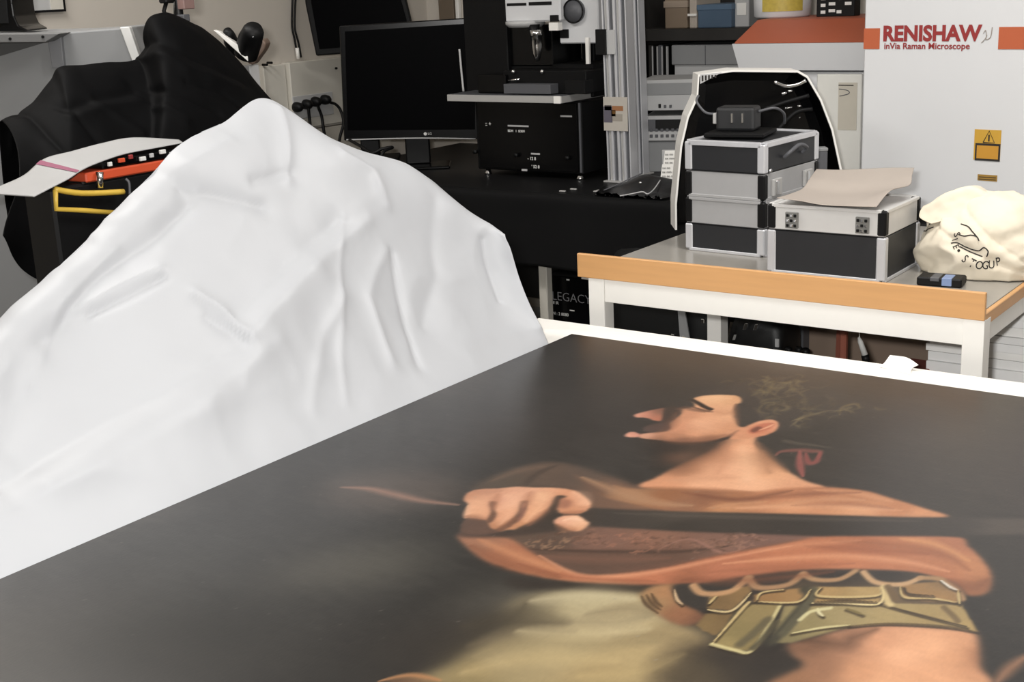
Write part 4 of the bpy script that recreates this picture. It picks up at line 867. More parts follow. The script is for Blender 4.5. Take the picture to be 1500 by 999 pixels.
fo = [[[(-1.0129, 3.06116, 1.00128), (-0.99151, 3.06417, 1.00715), (-0.96737, 3.06756, 1.01633), (-0.92829, 3.07305, 1.02447), (-0.88268, 3.07946, 1.01045), (-0.8371, 3.08587, 0.98704), (-0.80666, 3.09014, 0.96626)]],
      [[(-1.04476, 3.07168, 1.01369), (-1.01555, 3.07579, 1.02476), (-0.98244, 3.08044, 1.04562), (-0.93409, 3.08724, 1.05392), (-0.88102, 3.09469, 1.04158), (-0.83681, 3.10091, 1.01633), (-0.79999, 3.10608, 0.98619)]],
      [[(-1.04276, 3.08696, 1.03758), (-1.01224, 3.09125, 1.0551), (-0.97903, 3.09592, 1.07252), (-0.93853, 3.10161, 1.08676), (-0.89126, 3.10826, 1.07235), (-0.84542, 3.1147, 1.04694), (-0.79966, 3.12113, 1.01543)]],
      [[(-1.05548, 3.14518, 1.02072), (-1.02433, 3.14955, 1.03528), (-0.99054, 3.1543, 1.05308), (-0.95235, 3.15967, 1.06591), (-0.90428, 3.16643, 1.05292), (-0.85751, 3.173, 1.02546), (-0.81377, 3.17915, 0.99164)]],
      [[(-1.05997, 3.17454, 0.96485), (-1.02831, 3.17899, 0.97651), (-0.99378, 3.18385, 0.98651), (-0.95636, 3.18911, 0.9932), (-0.90619, 3.19616, 0.98216), (-0.85933, 3.20274, 0.96453), (-0.8188, 3.20844, 0.94348)]]]
A = loft([[tuple(Vector(p) - Vector(BG.location)) for p in r[0]] for r in fo], 70, 50); n = normals(A)
A = A + n * (.007 * fnoise(A, (14, 14, 14), 4, 3))[..., None]; A[:, :, 2] = np.maximum(A[:, :, 2], .012)
fold = sheet('folded_mouth', A, M_CANV, BG, .003, 0)
bvh = BVHTree.FromPolygons([v.co.copy() for v in bagm.data.vertices], [tuple(p.vertices) for p in bagm.data.polygons])
dirv = Vector((-.30, .90, -.32)).normalized(); rgt = dirv.cross(UP).normalized(); upv = rgt.cross(dirv)
def stamp(o):                      # press lettering onto the cloth
    for v in o.data.vertices:
        s_ = v.co - dirv * .6
        h_ = bvh.ray_cast(s_, dirv)
        if h_[0] is not None: v.co = h_[0] + h_[1] * .0012
    return o
def onbag(px_): return Vector(px_) - Vector(BG.location)
def ink_line(pts, r_=.0016):
    P_ = [onbag(p) for p in pts]; s_ = spline(P_, 8); out_ = []
    for p in s_:
        h_ = bvh.ray_cast(Vector(p) - dirv * .6, dirv)
        if h_[0] is not None: out_.append(h_[0] + h_[1] * .0005)
    if len(out_) > 1: obj('print', tube(out_, r_, 5), M_INK, bagm)
letters = 'STOGUP'
lp = [(-0.93198, 3.03483, 0.92137), (-0.91698, 3.03885, 0.91055), (-0.90367, 3.04241, 0.90455), (-0.88916, 3.0463, 0.90347), (-0.87478, 3.05015, 0.904), (-0.8579, 3.05468, 0.91108)]
for k, ch in enumerate(letters):
    a_ = math.radians(-38 + 10 * k)
    r_ = rgt * math.cos(a_) + upv * math.sin(a_); u_ = upv * math.cos(a_) - rgt * math.sin(a_)
    stamp(text('print', ch, .026, M_INK, bagm, tuple(onbag(lp[k])), (tuple(r_), tuple(u_), tuple(-dirv)), off=.0002, sx=.8, depth=0))
for ch, p, deg in (('S', (-0.94924, 3.0302, 0.98703), -75), ('I', (-0.95301, 3.02919, 0.97244), -70), ('E', (-0.9509, 3.02976, 0.95637), -65)):
    a_ = math.radians(deg); r_ = rgt * math.cos(a_) + upv * math.sin(a_); u_ = upv * math.cos(a_) - rgt * math.sin(a_)
    stamp(text('print', ch, .020, M_INK, bagm, tuple(onbag(p)), (tuple(r_), tuple(u_), tuple(-dirv)), off=.0002, depth=0))
for pts in ([(-0.95414, 3.02889, 0.96434), (-0.94106, 3.0324, 0.96473), (-0.92176, 3.03757, 0.95403), (-0.89682, 3.04425, 0.94516), (-0.88563, 3.04725, 0.95194), (-0.87659, 3.04967, 0.9426), (-0.87893, 3.04904, 0.93127)], [(-0.93485, 3.03406, 0.95524), (-0.91404, 3.03963, 0.94299), (-0.88754, 3.04674, 0.93098)],
            [(-0.93896, 3.03296, 0.98409), (-0.92719, 3.03611, 0.9796), (-0.91285, 3.03996, 0.9816), (-0.90113, 3.04309, 0.97712), (-0.8964, 3.04436, 0.96765)], [(-0.93433, 3.0342, 1.01143), (-0.91951, 3.03817, 1.00221), (-0.91032, 3.04063, 0.98967), (-0.90113, 3.04309, 0.97712)],
            [(-1.00862, 3.01429, 1.05142), (-1.00616, 3.01495, 1.06425), (-0.98297, 3.02117, 1.06783), (-0.97957, 3.02208, 1.05515), (-0.99097, 3.01902, 1.04856), (-1.00569, 3.01508, 1.05147)], [(-1.01606, 3.0123, 1.05448), (-1.01814, 3.01174, 1.03038), (-1.01151, 3.01352, 1.0096), (-0.99245, 3.01863, 1.01005)],
            [(-1.00183, 3.01611, 1.02591), (-0.98733, 3.02, 1.02943), (-0.97326, 3.02377, 1.04252)]): ink_line(pts)
dp = onbag((-0.93735, 3.03339, 0.94548)); h_ = bvh.ray_cast(dp - dirv * .6, dirv)
if h_[0] is not None:
    b = bmesh.new(); bmesh.ops.create_uvsphere(b, u_segments=10, v_segments=6, radius=.0035); bmesh.ops.translate(b, verts=b.verts, vec=h_[0]); obj('print', b, M_INK, bagm)
obj('strap', tube(spline([(.13, .02, .10), (.165, -.03, .105), (.175, -.05, .07), (.15, -.07, .045)], 8), [.004] * 25, 8), mat('strap_canvas', 'd0bf9d', .8, bump=.2), BG, True)
# gadget under the bag
ga = thing('card_reader', 'small black and blue gadget lying in front of the tote bag', 'gadget', (-.945, 2.945, ZT), math.radians(6))
obj('body', box(-.052, .048, -.02, .035, 0, .020, .003), M_BLACK, ga)
obj('blue_panel', box(.004, .026, -.0215, .02, .003, .0212, .001), mat('gadget_blue', '7f92b8', .4), ga)
obj('grey_tab', box(-.022, -.002, -.0212, .03, .012, .0208, .001), M_DGREY, ga)

# ------------------------------------------------------------------ things kept below the table
wbn = bpy.data.objects['workbench']
obj('lower_shelf', box(-.47, .46, -.40, .445, .42, .44, .002), M_DGREY, wbn)
zsh = .4405
def soft(x0, x1, y0, y1, z0, z1, amp, seed, cuts=5):
    b = box(x0, x1, y0, y1, z0, z1); bmesh.ops.subdivide_edges(b, edges=list(b.edges), cuts=cuts, use_grid_fill=True)
    cx, cy, cz = (x0 + x1) / 2, (y0 + y1) / 2, (z0 + z1) / 2
    for v in b.verts:
        u = Vector(((v.co.x - cx) / (x1 - x0) * 2, (v.co.y - cy) / (y1 - y0) * 2, (v.co.z - cz) / (z1 - z0) * 2))
        k = 1 - .07 * (abs(u.x) ** 2 * abs(u.z) ** 2 + abs(u.y) ** 2 * abs(u.z) ** 2 + abs(u.x) ** 2 * abs(u.y) ** 2) + amp * mnoise.fractal(v.co * 14 + Vector((seed, 0, 0)), 1, 2, 2)
        v.co = Vector((cx, cy, cz)) + Vector((v.co.x - cx, v.co.y - cy, v.co.z - cz)) * k
        v.co.z = max(v.co.z, z0)
    return b
M_NYL = mat('black_nylon', '0e0f10', .5, var=.2, scale=40, bump=.2, bscale=300)
xa_, xb2 = -2.16923, -1.78374
g = thing('camera_bag', 'black nylon bag below the table by its outer leg', 'bag', ((xa_ + xb2) / 2, 3.43, zsh)); w_ = (xb2 - xa_) / 2
obj('bag', soft(-w_, w_, 0, .16, 0, .33, .03, 1), M_NYL, g, True)
sx = -1.87619 - (xa_ + xb2) / 2
obj('strap', prism([(sx - .018, -.012, .20), (sx + .004, -.014, .205), (sx + .03, -.014, .06), (sx - .006, -.014, .06)], (0, .006, 0), .001), M_GREY, g)
for p in ((-1.90951, 3.42, 0.52999), (-1.87185, 3.42, 0.52814), (-1.80648, 3.42, 0.58927)): obj('buckle', box(p[0] - (xa_ + xb2) / 2 - .006, p[0] - (xa_ + xb2) / 2 + .006, -.016, -.004, p[2] - zsh - .007, p[2] - zsh + .007, .002), M_CHROME, g)
xa_, xb2 = -1.73401, -1.55883
g = thing('camera_bag', 'black nylon bag with shiny buckles mid-table behind the rear leg', 'bag', ((xa_ + xb2) / 2, 3.43, zsh)); w_ = (xb2 - xa_) / 2
obj('bag', soft(-w_, w_, 0, .16, 0, 0.60726 - zsh, .05, 7), M_NYL, g, True)
for p, r_ in (((-1.66736, 3.42, 0.58866), .009), ((-1.63454, 3.42, 0.59045), .008), ((-1.70269, 3.42, 0.55104), .008)):
    obj('buckle', prism([(p[0] - (xa_ + xb2) / 2 + a, -.012, p[2] - zsh + b) for a, b in ((-r_, -r_ * 1.3), (r_ * .4, -r_), (r_, r_ * 1.2), (-r_ * .2, r_))], (0, .008, 0), .001), M_CHROME, g)
obj('tag', box(w_ - .016, w_ - .004, -.008, -.002, 0.53668 - zsh, 0.56141 - zsh, .001), M_LGREY, g)
for k, (p, r_, lab) in enumerate((((-1.53932, 3.42, 0.52597), .012, 'small black knob under the table next to the buckled bag'), ((-1.50764, 3.42, 0.53008), .011, 'middle of three small black knobs under the table'), ((-1.48664, 3.42, 0.52873), .013, 'small black knob under the table farthest from the buckled bag'))):
    g = thing('tripod_knob', lab, 'knob', (p[0], 3.44, zsh), 0, 'black knobs under the table')
    hz = p[2] - zsh
    obj('stem', cyl((0, 0, 0), (0, 0, hz - .008), .006, 10), M_BLACK, g, True)
    obj('knob', lathe_at([(.006, 0), (r_, .004), (r_, .016), (.007, .022), (0, .022)], (0, 0, hz - .01), 14), M_BLACK, g, True)
p = (-1.31652, 3.3, 0.60484)
g = thing('wooden_stick', 'reddish brown wooden stick standing upright under the table', 'stick', (p[0], 3.30, zsh))
obj('shaft', box(-.009, .009, -.009, .009, 0, .36, .003), mat('red_wood', '9a5a48', .6, var=.1), g)
obj('wedge', prism([(-.022, -.004, .12), (-.010, -.004, .12), (-.010, -.004, .345), (-.016, -.004, .33)], (0, .008, 0)), mat('red_wood_dark', '7f4636', .6), g)
a_, b_ = (-1.21953, 3.15, 0.70565), (-1.19732, 3.15, 0.62479)
g = thing('marker_pen', 'white marker pen with black cap hanging on a string under the table', 'pen', tuple(b_))
Q = lambda p: tuple(Vector(p) - Vector(b_))
obj('string', tube([(Q(a_)[0] - .004, 0, .8615 - b_[2]), Q((-1.21504, 3.15, 0.67354))], .0015, 6), M_WHITE, g)
obj('barrel', tube([Q((-1.21695, 3.15, 0.67694)), Q((-1.21303, 3.15, 0.66652)), Q((-1.19934, 3.15, 0.63183))], [.003, .0065, .008], 12), M_PRINT, g, True)
obj('cap', tube([Q((-1.19934, 3.15, 0.63183)), Q((-1.19521, 3.15, 0.61411))], .010, 12), M_BLACK, g, True)
p = (-1.05061, 3.16, 0.59151)
g = thing('red_block', 'dull red block beside the stacked white boards', 'block', (p[0], 3.05, zsh))
obj('body', box(-.12, .005, .10, .22, 0, p[2] - zsh + .012, .003), mat('dull_red', '8d4f45', .7), g); obj('groove', box(-.12, .006, .098, .101, p[2] - zsh - .002, p[2] - zsh + .002), M_INK, g)
# stack of white boards
x0_ = -1.05571
z = zsh; k = 0
ths = [.06, .05, .045, .03, .024, .02, .022, .018, .024, .02, .02, .018, .016]
M_BRD = [mat('board_white_a', 'fbfbfa', .7), mat('board_white_b', 'f6f6f5', .7), mat('board_white_c', 'f9f8f5', .7)]
for k, th in enumerate(ths):
    if z + th > .806: break
    jx = .006 * math.sin(k * 2.3); jy = .005 * math.sin(k * 1.7)
    nm = ['lowest', 'second', 'third', 'fourth', 'fifth', 'sixth', 'seventh', 'eighth', 'ninth', 'tenth', 'eleventh', 'twelfth', 'thirteenth', 'fourteenth', 'fifteenth'][k]
    bd = obj('foam_board', box(x0_ + jx * (k > 3), x0_ + .50 + jx, 3.2 + jy, 3.34 + jy, z, z + th - .0012, .0006), M_BRD[k % 3])
    tag(bd, nm + (' white board in' if k == 0 else ' white board from the bottom in') + ' the stack under the table', 'board', 'white boards in the stack'); z += th
# ------------------------------------------------------------------ the oil painting
PX0, PX1, PY0, PYM, PY1 = -1.645, -.25, .35, .76, 2.466
NX, NY = 900, 640
gx = np.linspace(PX0, PX1, NX); gy = np.linspace(PYM, PY1, NY)
GX, GY = np.meshgrid(gx, gy)
CX, CY = gx[1] - gx[0], gy[1] - gy[0]
def h3(c): return np.array([int(c[i:i+2], 16) / 255 for i in (0, 2, 4)])
def blur(a, s, ax):
    r = int(min(60, math.ceil(s * 2.6)))
    if r < 1: return a
    k = np.exp(-.5 * (np.arange(-r, r + 1) / s) ** 2); k /= k.sum()
    pad = [(0, 0)] * a.ndim; pad[ax] = (r, r); b = np.pad(a, pad, mode='edge'); out = np.zeros_like(a); n_ = a.shape[ax]
    for i, w_ in enumerate(k): out += w_ * np.take(b, range(i, i + n_), axis=ax)
    return out
rng = np.random.RandomState(4)
def vnoise(sx, sy):
    n_ = rng.rand(NY, NX); n_ = blur(blur(n_, sx / CX, 1), sy / CY, 0); return (n_ - n_.mean()) / n_.std()
def keys(ks, X, Y, p=3.):
    num = 0; den = 0
    for x, y, c in ks:
        w_ = 1 / ((((X - x) * 1.0) ** 2 + ((Y - y) * .75) ** 2) + 2e-4) ** (p / 2); num = num + w_[..., None] * h3(c); den = den + w_
    return num / den[..., None]
def smooth(pts, per=6):
    P = np.array(pts); n_ = len(P); out = []
    for i in range(n_):
        a, b, c, d = P[i - 1], P[i], P[(i + 1) % n_], P[(i + 2) % n_]
        for k in range(per):
            t = k / per; out.append(.5 * (2 * b + (c - a) * t + (2 * a - 5 * b + 4 * c - d) * t * t + (3 * b - a - 3 * c + d) * t ** 3))
    return np.array(out)
def window(P, m):
    j0, j1 = np.searchsorted(gx, [P[:, 0].min() - m, P[:, 0].max() + m]); i0, i1 = np.searchsorted(gy, [P[:, 1].min() - m, P[:, 1].max() + m])
    return slice(max(i0, 0), max(i1, 1)), slice(max(j0, 0), max(j1, 1))
def fill(img, pts, ks, soft=.004, op=1., sm=True, grain=.012):
    P = smooth(pts) if sm else np.array(pts)
    sl = window(P, soft * 3.5 + .005); X, Y = GX[sl], GY[sl]
    if X.size == 0: return
    ins = np.zeros(X.shape, bool)
    for (x1, y1), (x2, y2) in zip(P, np.roll(P, -1, 0)):
        if y1 == y2: continue
        c = ((y1 > Y) != (y2 > Y)); ins ^= c & (X < (x2 - x1) * (Y - y1) / (y2 - y1) + x1)
    m = ins.astype(float); m = blur(blur(m, soft / CX, 1), soft / CY, 0) * op
    col = np.broadcast_to(h3(ks), X.shape + (3,)) if isinstance(ks, str) else keys(ks, X, Y)
    col = col * (1 + grain * GR[sl][..., None])
    img[sl] = img[sl] * (1 - m[..., None]) + col * m[..., None]
def stroke(img, pts, col, wd=.004, soft=.5, op=1., taper=True):
    P = np.array(pts); n_ = len(P); Q = []
    for i in range(n_ - 1):
        a, b, c, d = P[max(i - 1, 0)], P[i], P[i + 1], P[min(i + 2, n_ - 1)]
        for k in range(8):
            t = k / 8; Q.append(.5 * (2 * b + (c - a) * t + (2 * a - 5 * b + 4 * c - d) * t * t + (3 * b - a - 3 * c + d) * t ** 3))
    Q.append(P[-1]); Q = np.array(Q)
    sl = window(Q, wd * 3 + .003); X, Y = GX[sl], GY[sl]
    if X.size == 0: return
    best = np.zeros(X.shape); L_ = len(Q) - 1
    for i, (a, b) in enumerate(zip(Q, Q[1:])):
        d = b - a; t = np.clip(((X - a[0]) * d[0] + (Y - a[1]) * d[1]) / max(d @ d, 1e-12), 0, 1)
        r = np.hypot(X - a[0] - t * d[0], (Y - a[1] - t * d[1]) * .6)
        wl = wd * (1 if not taper else (.25 + .75 * math.sin(math.pi * (i + .5) / L_)))
        best = np.maximum(best, np.clip((wl * (1 + soft) - r) / (wl * soft * 2), 0, 1))
    m = best * op; img[sl] = img[sl] * (1 - m[..., None]) + h3(col) * m[..., None]

GR = vnoise(.012, .003) * .6 + vnoise(.003, .003) * .4 + .5 * vnoise(.05, .03)
bgk = [(-1.531, 0.952, '4a4745'), (-1.472, 1.196, '4c4a47'), (-1.607, 1.678, '504d4a'), (-1.572, 2.307, '45403d'), (-1.384, 1.886, '4a4441'), (-1.238, 2.254, '46403b'), (-0.876, 2.25, '4c4640'), (-0.638, 2.29, '4a433d'), (-0.544, 1.972, '48413b'), (-0.409, 1.574, '3a342f'), (-1.458, 1.324, '4a4744'), (-1.176, 1.261, '46433f'), (-1.25, 0.943, '36332f'), (-1.049, 1.065, '3a3632'), (-0.921, 2.137, '4a443d'), (-1.249, 1.959, '46403c')]
img = keys(bgk, GX, GY, 2.5)
img = img * (.72 + .035 * GR[..., None] + .05 * vnoise(.11, .07)[..., None])
F_ = lambda *a, **k: fill(img, *a, **k)
S_ = lambda *a, **k: stroke(img, *a, **k)
# smoky passages of the ground
F_([(-1.495, 1.487), (-1.445, 1.569), (-1.322, 1.602), (-1.237, 1.53), (-1.325, 1.431), (-1.431, 1.419)], '6b5c52', soft=.03, op=.5)
S_([(-1.455, 1.477), (-1.41, 1.495), (-1.359, 1.497), (-1.297, 1.499), (-1.236, 1.514)], '9a7463', wd=.006, soft=.9, op=.75)
F_([(-1.329, 1.197), (-1.254, 1.351), (-1.137, 1.336), (-1.147, 1.228), (-1.263, 1.159)], '5e5a50', soft=.04, op=.6)
F_([(-1.022, 1.208), (-1.032, 1.296), (-0.98, 1.351), (-0.913, 1.319), (-0.915, 1.228), (-0.964, 1.177)], '5b564d', soft=.03, op=.6)
F_([(-1.055, 1.123), (-0.983, 1.231), (-0.905, 1.213), (-0.888, 1.105), (-0.977, 1.034)], '332d28', soft=.03, op=.7)
# hair mass and laurel
F_([(-1.173, 2.19), (-1.156, 2.239), (-1.134, 2.3), (-1.102, 2.375), (-1.031, 2.353), (-0.941, 2.229), (-0.902, 2.109), (-0.937, 2.076), (-0.995, 2.1), (-1.009, 2.065), (-1.024, 2.067), (-1.076, 2.157), (-1.087, 2.204), (-1.12, 2.216)], '3e3833', soft=.012, op=.85)
for pts, c, w_ in (([(-1.051, 2.246), (-1.068, 2.301), (-1.048, 2.288)], '6d6046', .004), ([(-1.042, 2.267), (-1.051, 2.326), (-1.044, 2.363), (-1.019, 2.327)], '6f6448', .005), ([(-1.052, 2.359), (-1.024, 2.308), (-1.007, 2.301)], '75694b', .004), ([(-1.024, 2.222), (-0.999, 2.183), (-0.981, 2.193), (-1.005, 2.225)], '6a5d48', .005), ([(-0.948, 2.139), (-0.931, 2.177), (-0.917, 2.215), (-0.898, 2.23)], '7d6c50', .003), ([(-0.886, 2.208), (-0.898, 2.252), (-0.884, 2.282), (-0.868, 2.261)], '8a7448', .004), ([(-0.89, 2.242), (-0.884, 2.26)], '8a7a4e', .004), ([(-0.937, 2.104), (-0.94, 2.158), (-0.929, 2.192)], '75664f', .003), ([(-1.105, 2.282), (-1.053, 2.23), (-1.015, 2.189)], '5c5140', .005), ([(-0.918, 2.034), (-0.9, 2.031), (-0.831, 2.038)], '605648', .004), ([(-1.105, 2.331), (-1.077, 2.363), (-1.06, 2.388)], '5a5040', .006), ([(-0.994, 2.292), (-0.964, 2.232), (-0.955, 2.192)], '62573f', .004), ([(-1.044, 2.174), (-1.004, 2.137), (-0.978, 2.137)], '554a3e', .005)):
    S_(pts, c, wd=w_, soft=.9, op=.5)
rl = random.Random(11)
for cx_, cy_, n_ in [(-1.062, 2.288, 16), (-1.036, 2.334, 18), (-1.005, 2.225, 16), (-0.973, 2.242, 12), (-1.095, 2.32, 10), (-0.954, 2.15, 8), (-0.922, 2.196, 8), (-0.889, 2.25, 10)]:
    for k in range(n_):
        x, y, a = cx_ + rl.gauss(0, .028), cy_ + rl.gauss(0, .03), rl.random() * 6.28
        l_ = .012 + .014 * rl.random()
        S_([(x, y), (x + l_ * math.cos(a), y + l_ * 1.5 * math.sin(a)), (x + 1.7 * l_ * math.cos(a + .5), y + 2.4 * l_ * math.sin(a + .5))], rl.choice(['6b5f42', '7a6c4a', '4a4030', '5f5340', '39322a']), wd=.0022 + .0016 * rl.random(), soft=.9, op=.45)
# red ribbon
S_([(-0.897, 1.958), (-0.897, 1.98), (-0.874, 2), (-0.856, 2.005), (-0.839, 2.009), (-0.829, 1.978)], '7a4a42', wd=.006, soft=.6, op=.9)
S_([(-0.839, 2.009), (-0.827, 1.963), (-0.836, 1.954), (-0.858, 1.992)], '8c4a45', wd=.006, soft=.6, op=.9)
S_([(-0.871, 1.997), (-0.845, 1.939), (-0.818, 1.89)], '94504a', wd=.006, soft=.6, op=.9)
# dim drapery behind the hand
F_([(-1.261, 1.579), (-1.26, 1.672), (-1.223, 1.741), (-1.159, 1.751), (-1.083, 1.736), (-0.973, 1.702), (-0.923, 1.677), (-1.037, 1.59), (-1.077, 1.643), (-1.134, 1.651), (-1.204, 1.615)], [(-1.232, 1.634, '55483d'), (-1.199, 1.706, '5e4c40'), (-1.14, 1.721, '5a4a40'), (-1.051, 1.685, '6f5343'), (-0.969, 1.672, '7d5a45')], soft=.008)
S_([(-1.19, 1.633), (-1.205, 1.685), (-1.198, 1.736)], '4a3d35', wd=.007, soft=.8, op=.8)
S_([(-1.252, 1.623), (-1.239, 1.684), (-1.21, 1.722)], '6b5546', wd=.007, soft=.9, op=.7)
# neck and breast
F_([(-1.026, 1.72), (-1.023, 1.771), (-1.021, 1.818), (-1.01, 1.883), (-1.004, 1.936), (-1.007, 1.983), (-0.997, 2.007), (-0.97, 2.029), (-0.95, 1.991), (-0.912, 1.95), (-0.86, 1.908), (-0.808, 1.875), (-0.768, 1.862), (-0.806, 1.822), (-0.854, 1.779), (-0.935, 1.742)], [(-0.942, 1.862, 'dfa27c'), (-0.965, 1.958, 'dd9c74'), (-0.878, 1.83, 'e3a982'), (-0.941, 1.784, 'e0a37c'), (-0.996, 1.753, 'd29069'), (-1.005, 1.827, '9a684b'), (-0.871, 1.879, 'd79b72'), (-0.914, 1.937, 'b98460'), (-0.803, 1.856, 'd49670'), (-0.989, 1.907, 'b57d5b')], soft=.004)
S_([(-0.927, 1.966), (-0.894, 1.912), (-0.871, 1.879)], 'a87656', wd=.010, soft=.9, op=.6)
S_([(-1, 1.767), (-0.952, 1.805), (-0.905, 1.837)], 'c98f6c', wd=.008, soft=.9, op=.6)
S_([(-1.016, 1.833), (-1.006, 1.876), (-0.999, 1.926), (-1.003, 1.975)], '8a5a40', wd=.014, soft=1., op=.6)
S_([(-0.989, 1.957), (-0.963, 1.897), (-0.945, 1.837)], 'b97f5e', wd=.012, soft=1., op=.45)
S_([(-0.966, 1.97), (-0.922, 1.896), (-0.889, 1.835)], 'eebb94', wd=.016, soft=1., op=.4)
S_([(-0.953, 2.002), (-0.904, 1.942), (-0.848, 1.897)], '9a6a4c', wd=.008, soft=1., op=.6)
S_([(-1.019, 1.722), (-0.977, 1.74), (-0.917, 1.767), (-0.859, 1.789)], '9a6444', wd=.005, soft=1., op=.6)
# shade under the jaw
F_([(-1.128, 1.917), (-1.094, 1.927), (-1.024, 1.958), (-1.009, 1.995), (-0.992, 1.999), (-1.002, 1.973), (-1.003, 1.934), (-1.01, 1.883), (-1.023, 1.823), (-1.043, 1.806), (-1.084, 1.855)], [(-1.072, 1.911, '352a24'), (-1.022, 1.939, '46352b'), (-1.009, 1.978, '5a4132'), (-1.023, 1.876, '5e4536'), (-1.052, 1.836, '322a25'), (-1.095, 1.874, '2e2824')], soft=.012)
F_([(-1.065, 1.871), (-1.044, 1.883), (-1.021, 1.887), (-1.034, 1.834), (-1.039, 1.825)], '6b4a39', soft=.010, op=.5)
# face
F_([(-1.168, 2.162), (-1.158, 2.196), (-1.105, 2.224), (-1.078, 2.195), (-1.074, 2.158), (-1.024, 2.07), (-1.006, 2.063), (-1.004, 2.037), (-1.015, 1.999), (-1.027, 1.964), (-1.065, 1.938), (-1.104, 1.929), (-1.141, 1.923), (-1.154, 1.937), (-1.146, 1.952), (-1.121, 1.982), (-1.137, 2.02), (-1.145, 2.076), (-1.165, 2.095), (-1.15, 2.11), (-1.143, 2.124), (-1.151, 2.141)], [(-1.131, 2.181, 'dfa87c'), (-1.104, 2.203, 'd59c70'), (-1.088, 2.063, 'dd9d76'), (-1.068, 2.103, 'dba078'), (-1.128, 2.07, 'c98a67'), (-1.113, 2.008, 'd08d69'), (-1.068, 1.992, 'd6946d'), (-1.039, 2.021, 'cf9068'), (-1.104, 1.952, 'c58460'), (-1.14, 1.937, 'cf967a'), (-1.069, 1.945, '7d5540'), (-1.031, 1.972, '86593f'), (-1.107, 1.934, '7a5442'), (-1.013, 2.022, 'c98d68')], soft=.0028)
F_([(-1.176, 1.925), (-1.175, 1.944), (-1.157, 1.943), (-1.148, 1.929), (-1.16, 1.918), (-1.17, 1.917)], [(-1.165, 1.925, 'dd9c82'), (-1.158, 1.94, 'c98470')], soft=.0025)
F_([(-1.219, 2.03), (-1.216, 2.043), (-1.199, 2.079), (-1.187, 2.091), (-1.167, 2.05), (-1.156, 2.024), (-1.167, 2.018), (-1.191, 2.025), (-1.208, 2.018)], [(-1.203, 2.037, 'c27a62'), (-1.186, 2.069, '7d5544'), (-1.165, 2.029, 'bb7257'), (-1.212, 2.028, 'd99a80')], soft=.0028)
F_([(-1.187, 2.089), (-1.174, 2.111), (-1.154, 2.1), (-1.148, 2.077), (-1.138, 2.022), (-1.123, 1.986), (-1.149, 1.956), (-1.168, 1.978), (-1.158, 2.009), (-1.154, 2.022)], [(-1.163, 2.066, '44362f'), (-1.14, 1.993, '57413a'), (-1.152, 1.973, '5b4640')], soft=.004, op=.9)
S_([(-1.17, 2.162), (-1.146, 2.148), (-1.125, 2.134), (-1.107, 2.125)], '2c211b', wd=.0042, soft=.5, taper=False)
S_([(-1.148, 2.124), (-1.128, 2.117), (-1.108, 2.113), (-1.096, 2.114)], '5a3f30', wd=.003, soft=.7, op=.8)
S_([(-1.165, 2.095), (-1.156, 2.114), (-1.137, 2.109), (-1.11, 2.106)], '6b4b3a', wd=.005, soft=.9, op=.7)
S_([(-1.143, 1.919), (-1.093, 1.925), (-1.044, 1.947), (-1.017, 1.978), (-1, 2.013)], '3a2b23', wd=.0055, soft=.8, op=.85)
S_([(-1.015, 1.999), (-1.009, 2.021), (-1.009, 2.044)], '8d5f47', wd=.004, soft=.8, op=.8)
S_([(-1.157, 2.081), (-1.139, 2.036), (-1.124, 1.995), (-1.133, 1.963)], '7a523f', wd=.008, soft=1., op=.55)
S_([(-1.102, 2.056), (-1.071, 2.031), (-1.052, 2.028)], 'e6ad88', wd=.016, soft=1., op=.4)
S_([(-1.098, 2.118), (-1.075, 2.117), (-1.064, 2.131)], 'b87f5c', wd=.008, soft=1., op=.5)
S_([(-1.152, 2.177), (-1.133, 2.194), (-1.104, 2.203)], 'eab98c', wd=.009, soft=1., op=.45)
S_([(-1.098, 1.933), (-1.062, 1.948), (-1.034, 1.976), (-1.02, 2.01)], '8a5a42', wd=.009, soft=1., op=.6)
S_([(-1.081, 2.177), (-1.055, 2.124), (-1.023, 2.073)], '7a5540', wd=.005, soft=1., op=.6)
# ear
F_([(-1.009, 2.043), (-1.007, 2.072), (-0.999, 2.108), (-0.983, 2.126), (-0.964, 2.114), (-0.951, 2.076), (-0.955, 2.043), (-0.97, 2.019), (-0.993, 1.998), (-1.004, 1.998)], [(-0.981, 2.114, 'd8946f'), (-0.997, 2.058, 'cf8d68'), (-0.971, 2.058, 'c77a58'), (-0.995, 2.019, 'cc8c67'), (-0.961, 2.091, 'd79370')], soft=.0026)
F_([(-0.994, 2.052), (-0.991, 2.091), (-0.972, 2.11), (-0.963, 2.082), (-0.971, 2.058), (-0.979, 2.038)], 'b8664b', soft=.0028, op=.85)
F_([(-0.991, 2.054), (-0.988, 2.079), (-0.979, 2.074), (-0.979, 2.047)], '6e3f31', soft=.0025, op=.85)
S_([(-0.977, 2.061), (-0.971, 2.085), (-0.969, 2.103)], 'dc9c78', wd=.0026, soft=.7)
